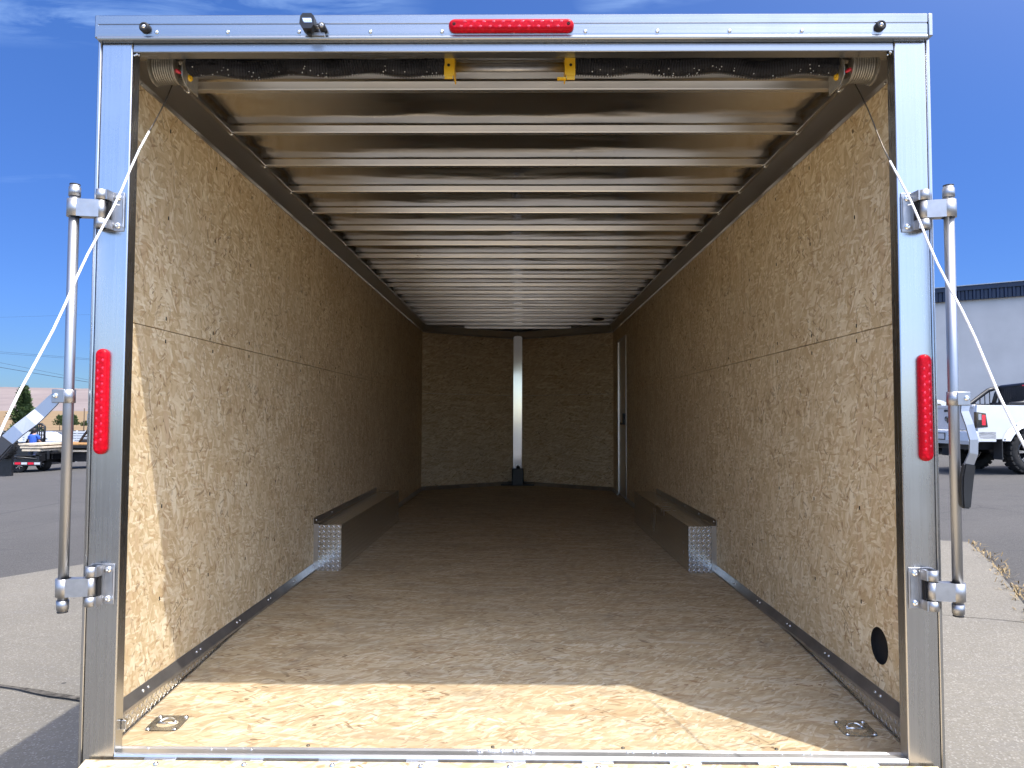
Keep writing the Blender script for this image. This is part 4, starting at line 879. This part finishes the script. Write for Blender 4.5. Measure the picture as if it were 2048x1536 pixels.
bt, br = MB(), MB(); wheel(bt, br, (0.0, -0.30, 0.345), 0.335, 0.24, 0.225, (0.42, 0.9, 0.05), 0, 10); wo = bt.build('wheel', MT['tyre'], WT); br.build('rim', [MT['rim'], MT['chrome']], wo)
bt, br = MB(), MB(); wheel(bt, br, (2.15, 0.5, 0.34), 0.33, 0.22, 0.22, (0, 1, 0), 0, 10); wo = bt.build('wheel', MT['tyre'], WT); br.build('rim', [MT['rim'], MT['chrome']], wo)
def rack(parent, x0, x1, y, z0, z1, name='headboard'):
    b = MB(); b.tube([(x0, y, z0), (x0+0.12, y, z0+0.2), (x0+0.34, y, z1-0.03), (x0+0.45, y, z1), (x1-0.12, y, z1), (x1, y, z1-0.1), (x1, y, z0)], 0.045, 8)
    n = max(3, int((x1-x0)/0.16))
    for k in range(1, n): x = x0+0.36+(x1-x0-0.4)*k/n; b.box(x-0.018, x+0.018, y-0.015, y+0.015, z0, z1)
    for k in range(1, 5): z = z0+(z1-z0)*k/5; b.box(x0+0.07*k, x1, y-0.012, y+0.012, z-0.02, z+0.02)
    b.box(x0, x1, y-0.02, y+0.02, z0, z0+0.18*(z1-z0)); return b.build(name, MT['dark_frame'], parent)
rack(WT, 0.38, 1.50, 1.2, 0.955, 1.50)
# smaller black rack behind, pale pickets behind that
RK = empty('truck_rack', (LX(46, 31), 31, gz(-20)), 0, label='small black slatted truck rack standing by the person in blue', cat='rack')
rack(RK, 0.0, 0.75, 0, 0.95, 1.72, 'hoop'); b = MB(); b.box(-0.6, 0.95, -0.1, 1.2, 0.0, 0.94); b.build('base', MT['dark_frame'], RK)
for k, (a0, a1, Y, nm) in enumerate(((38, 76, 33, 'white slatted crate standing behind the small black truck rack'), (128, 182, 33, 'white slatted crate behind the orange deck trailer headboard'))):
    x0, x1 = LX(a0, Y), LX(a1, Y); b = MB(); g = gz(x0)
    for j in range(7): b.box(x0, x1, Y, Y+0.03, g+0.65+0.11*j, g+0.72+0.11*j)
    for j in range(4): x = x0+(x1-x0)*j/3; b.box(x-0.03, x+0.03, Y+0.03, Y+0.08, g, g+1.42)
    o = b.build('slatted_crate', MT['white']); tag(o, nm, 'crate', 'white slatted crates')
# white car behind
g = gz(-25)
WC = empty('car', (LX(58, 38), 38, g), 0, label='white car parked behind the flatbed trailers, its sloping windscreen end showing', cat='car')
b = MB(); b.prism([(-1.6, 0.35), (-1.6, 0.95), (0.0, 1.0), (1.15, 0.98), (1.25, 0.6), (1.2, 0.35)], 'y', 0, 1.7); bmesh.ops.bevel(b.bm, geom=b.bm.edges[:], offset=0.05, segments=2, affect='EDGES'); b.build('body', MT['white'], WC)
b = MB(); b.prism([(-1.5, 0.97), (-1.2, 1.40), (-0.05, 1.42), (0.25, 1.38), (0.98, 0.98)], 'y', 0.12, 1.58); b.build('roof', MT['white'], WC)
b = MB(); b.prism([(0.05, 1.04), (0.05, 1.33), (0.22, 1.31), (0.72, 1.04)], 'y', 0.108, 0.119); b.build('window', MT['glass'], WC)
for x in (-1.1, 0.75):
    bt, br = MB(), MB(); wheel(bt, br, (x, 0.12, 0.31), 0.31, 0.2, 0.2, (0, 1, 0), 0, 6); wo = bt.build('wheel', MT['tyre'], WC); br.build('rim', [MT['rim'], MT['chrome']], wo)
# grey wall behind the yard
b = MB(); b.box(-62, -12, 58, 58.25, -2.0, -0.40); b.box(-62, -12, 57.96, 58.29, -0.398, -0.33)
for k in range(25): b.box(-62+2*k, -61.6+2*k, 57.93, 58.0, -2.0, -0.40)
tag(b.build('block_wall', MT['cmu']), 'low grey block wall at the far edge of the asphalt yard', 'wall')

# person in a blue shirt, back turned
MT['skn'] = plain('skin_tone', (0.48, 0.28, 0.19), 0.55, 0, 0.05, 10); MT['blue'] = plain('blue_cotton', (0.03, 0.10, 0.42), 0.85, 0, 0.12, 20); MT['jean'] = plain('dark_denim', (0.025, 0.035, 0.06), 0.9, 0, 0.2, 20); MT['hair'] = plain('dark_hair', (0.014, 0.010, 0.008), 0.6, 0, 0.3, 40)
PY = 30.3; PXx = LX(58.5, PY); pg = gz(PXx)
def skinned(name, V, E, mat, parent=None, root=0, sub=1):
    me = bpy.data.meshes.new(name); me.from_pydata([v[:3] for v in V], E, []); o = bpy.data.objects.new(name, me); C.objects.link(o); me.materials.append(mat)
    o.modifiers.new('skin', 'SKIN'); o.modifiers.new('sub', 'SUBSURF').levels = sub; o.modifiers['sub'].render_levels = sub
    o.modifiers['skin'].use_smooth_shade = True
    for i, v in enumerate(V): me.skin_vertices[0].data[i].radius = (v[3], v[4] if len(v) > 4 else v[3]); me.skin_vertices[0].data[i].use_root = (i == root)
    if parent is not None: o.parent = parent
    return o
PS = empty('person', (PXx, PY, pg), 0, label='person in a blue t-shirt with dark hair, back turned, working among the trailers', cat='person')
PS.scale = (0.95, 0.95, 0.89)
V = [(0, 0, 0.92, 0.15, 0.11), (0, 0.01, 1.10, 0.14, 0.10), (0, 0.04, 1.28, 0.16, 0.11), (0, 0.07, 1.40, 0.10, 0.08), (0, 0.09, 1.48, 0.055), (0, 0.11, 1.54, 0.07, 0.085), (0, 0.12, 1.62, 0.078, 0.10), (0, 0.12, 1.69, 0.055, 0.07)]
Ed = [(i, i+1) for i in range(7)]
for s in (-1, 1):
    k = len(V); V += [(s*0.18, 0.06, 1.37, 0.055), (s*0.23, 0.10, 1.12, 0.042), (s*0.19, 0.32, 1.06, 0.034), (s*0.18, 0.40, 1.05, 0.034, 0.018)]; Ed += [(3, k), (k, k+1), (k+1, k+2), (k+2, k+3)]
    for q in range(4): V.append((s*(0.155+0.017*q), 0.475-0.006*abs(q-1), 1.035, 0.009)); Ed.append((k+3, len(V)-1)); V.append((s*(0.155+0.017*q), 0.505-0.006*abs(q-1), 1.012, 0.008)); Ed.append((len(V)-2, len(V)-1))
    V.append((s*0.135, 0.425, 1.04, 0.010)); Ed.append((k+3, len(V)-1))
    k = len(V); V += [(s*0.09, 0, 0.86, 0.085), (s*0.11, 0.02, 0.48, 0.06), (s*0.11, -0.02, 0.10, 0.042), (s*0.115, 0.14, 0.04, 0.04, 0.035)]; Ed += [(0, k), (k, k+1), (k+1, k+2), (k+2, k+3)]
skinned('body', V, Ed, MT['skn'], PS)
V = [(0, 0, 0.90, 0.165, 0.125), (0, 0.01, 1.10, 0.165, 0.12), (0, 0.04, 1.28, 0.185, 0.125), (0, 0.07, 1.41, 0.11, 0.09), (0.19, 0.06, 1.375, 0.075), (0.225, 0.09, 1.20, 0.065), (-0.19, 0.06, 1.375, 0.075), (-0.225, 0.09, 1.20, 0.065)]
skinned('shirt', V, [(0, 1), (1, 2), (2, 3), (3, 4), (4, 5), (3, 6), (6, 7)], MT['blue'], PS)
V = [(0, 0, 0.90, 0.158, 0.118)]; Ed = []
for s in (-1, 1): k = len(V); V += [(s*0.09, 0, 0.84, 0.098), (s*0.11, 0.02, 0.48, 0.075), (s*0.11, -0.02, 0.09, 0.06)]; Ed += [(0, k), (k, k+1), (k+1, k+2)]
skinned('trousers', V, Ed, MT['jean'], PS)
b = MB(); b.ball((0, 0.10, 1.645), 0.102, 0, 16, (0.92, 1.05, 1.08)); b.ball((0, 0.06, 1.60), 0.085, 0, 12, (1, 0.8, 1)); b.build('hair', MT['hair'], PS)

# conifer and shrubs
def leafmat(name, c0, c1):
    t = NT(name); oi = t.n.new('ShaderNodeTexNoise'); t.l.new(t.co, oi.inputs['Vector']); oi.inputs['Scale'].default_value = 3.0
    t.set(Base_Color=t.ramp(oi.outputs[0], ((0.3, c0), (0.7, c1))), Roughness=0.6); return t.m
MT['pine'] = leafmat('conifer_needles', (0.035, 0.062, 0.020), (0.12, 0.165, 0.055)); MT['shrub'] = leafmat('shrub_leaves', (0.06, 0.09, 0.025), (0.15, 0.19, 0.07)); MT['bark'] = plain('bark', (0.09, 0.06, 0.04), 0.9, 0, 0.2, 8)
def crown(o, fn, n, sz, mat, name='crown'):
    b = MB()
    for k in range(n):
        p, out = fn(); a = Vector((random.gauss(0, 1), random.gauss(0, 1), random.gauss(0, 0.6))).normalized(); d = (out + a*0.7).normalized(); w = d.cross(Vector((random.random(), random.random(), random.random()))).normalized(); l = sz*random.uniform(0.6, 1.4)
        b.quad(p - w*l*0.22, p + d*l*0.5 - w*l*0.30, p + d*l, p + d*l*0.5 + w*l*0.30)
    return b.build(name, mat, o, fix=False)
TYY = 46.0; tx = LX(37, TYY); tg_ = gz(tx)
PT = empty('conifer_tree', (tx, TYY, tg_), 0, label='dark green conifer with a pointed crown behind the low flatbed trailer', cat='tree')
b = MB(); b.tube([(0, 0, 0), (0.03, 0, 1.5), (0, 0, 4.0)], [0.14, 0.09, 0.02], 8); b.build('trunk', MT['bark'], PT)
def fn():
    h = random.random()**1.25; z = 0.55+3.65*h; r = 1.12*(1-h)**0.75*(0.85+0.3*math.sin(z*5.5))*(0.55 if z < 0.9 else 1); a = random.random()*6.283; q = math.sqrt(random.random()); r *= 0.75+0.35*math.sin(a*3+z*4)
    return Vector((math.cos(a)*r*q, math.sin(a)*r*q, z)), Vector((math.cos(a), math.sin(a), 0.55))
crown(PT, fn, 5200, 0.24, MT['pine'])
for px_, h_, r_, lab in ((112, 2.1, 1.15, 'bushy green shrub at the foot of the hills, nearest the lock bar handle'), (140, 2.1, 0.95, 'olive green shrub half hidden behind the left lock bar'), (168, 0.9, 1.5, 'low green shrub beneath the grey sign board')):
    Y = 150.0; x = LX(px_, Y); o = empty('shrub', (x, Y, -1.75), 0, label=lab, cat='shrub', group='shrubs below the hills')
    b = MB(); b.tube([(0, 0, -0.5), (0, 0, h_*0.6)], [0.08, 0.03], 6); b.build('stem', MT['bark'], o)
    def fn2():
        u = random.random(); a = random.random()*6.283; z = h_*(0.1+0.9*u); r = r_*math.sqrt(max(0.02, 1-(u-0.25)**2/0.6))*math.sqrt(random.random())*(0.8+0.4*math.sin(3*a+z*3))*(1-0.5*u)
        return Vector((math.cos(a)*r, math.sin(a)*r, z+0.5)), Vector((math.cos(a), math.sin(a), 0.8))
    crown(o, fn2, 700, 0.42, MT['shrub'])
b = MB(); x = LX(131.5, 50); b.cyl((x, 50, gz(-30)), (x, 50, 1.35), 0.085, 12); tag(b.build('white_post', MT['white']), 'tall thin white post beside the left lock bar', 'post')
b = MB(); x = LX(161, 80); b.cyl((x, 80, -2), (x, 80, 1.75), 0.05, 8); tag(b.build('marker_pole', MT['bark']), 'thin dark pole in front of the hills, next to the grey sign', 'pole')
x = LX(173, 80); o = empty('sign_board', (x, 80, -1.6), 0, label='small grey sign board on posts in front of the hills', cat='sign')
b = MB(); b.box(-0.30, 0.55, -0.05, 0.05, 1.75, 2.75); b.build('panel', MT['cmu'], o)
for q in (-0.2, 0.45): b = MB(); b.box(q-0.04, q+0.04, -0.04, 0.04, 0, 1.75); b.build('leg', MT['cmu'], o)

# overhead wires
MT['line'] = plain('overhead_wire', (0.02, 0.02, 0.022), 0.6, 0, 0.1, 1)
for i, (ya, yb, Y, r, lab) in enumerate(((740, 769, 60, 0.017, 'thickest dark overhead wire, lowest one beside the left lock bar'), (731, 765, 62, 0.010, 'thin overhead wire just above the thickest dark one'), (707.5, 720.5, 66, 0.009, 'upper wire of the close middle pair of overhead wires'),
                                         (710.5, 723.0, 66, 0.009, 'lower wire of the close middle pair of overhead wires'), (636, 630, 90, 0.007, 'faintest overhead wire, highest against the blue sky'))):
    a = Vector((LX(0, Y), Y, CZ+(835-ya)/1484*Y)); c = Vector((LX(178, Y), Y, CZ+(835-yb)/1484*Y)); d = c-a
    P = [a + d*(q/4.0) + Vector((0, 0, 0.02*((q-2)**2-4)*0.12)) for q in range(-6, 17)]
    b = MB(); b.tube(P, r, 6); tag(b.build('overhead_wire', MT['line']), lab, 'wire', 'overhead wires')
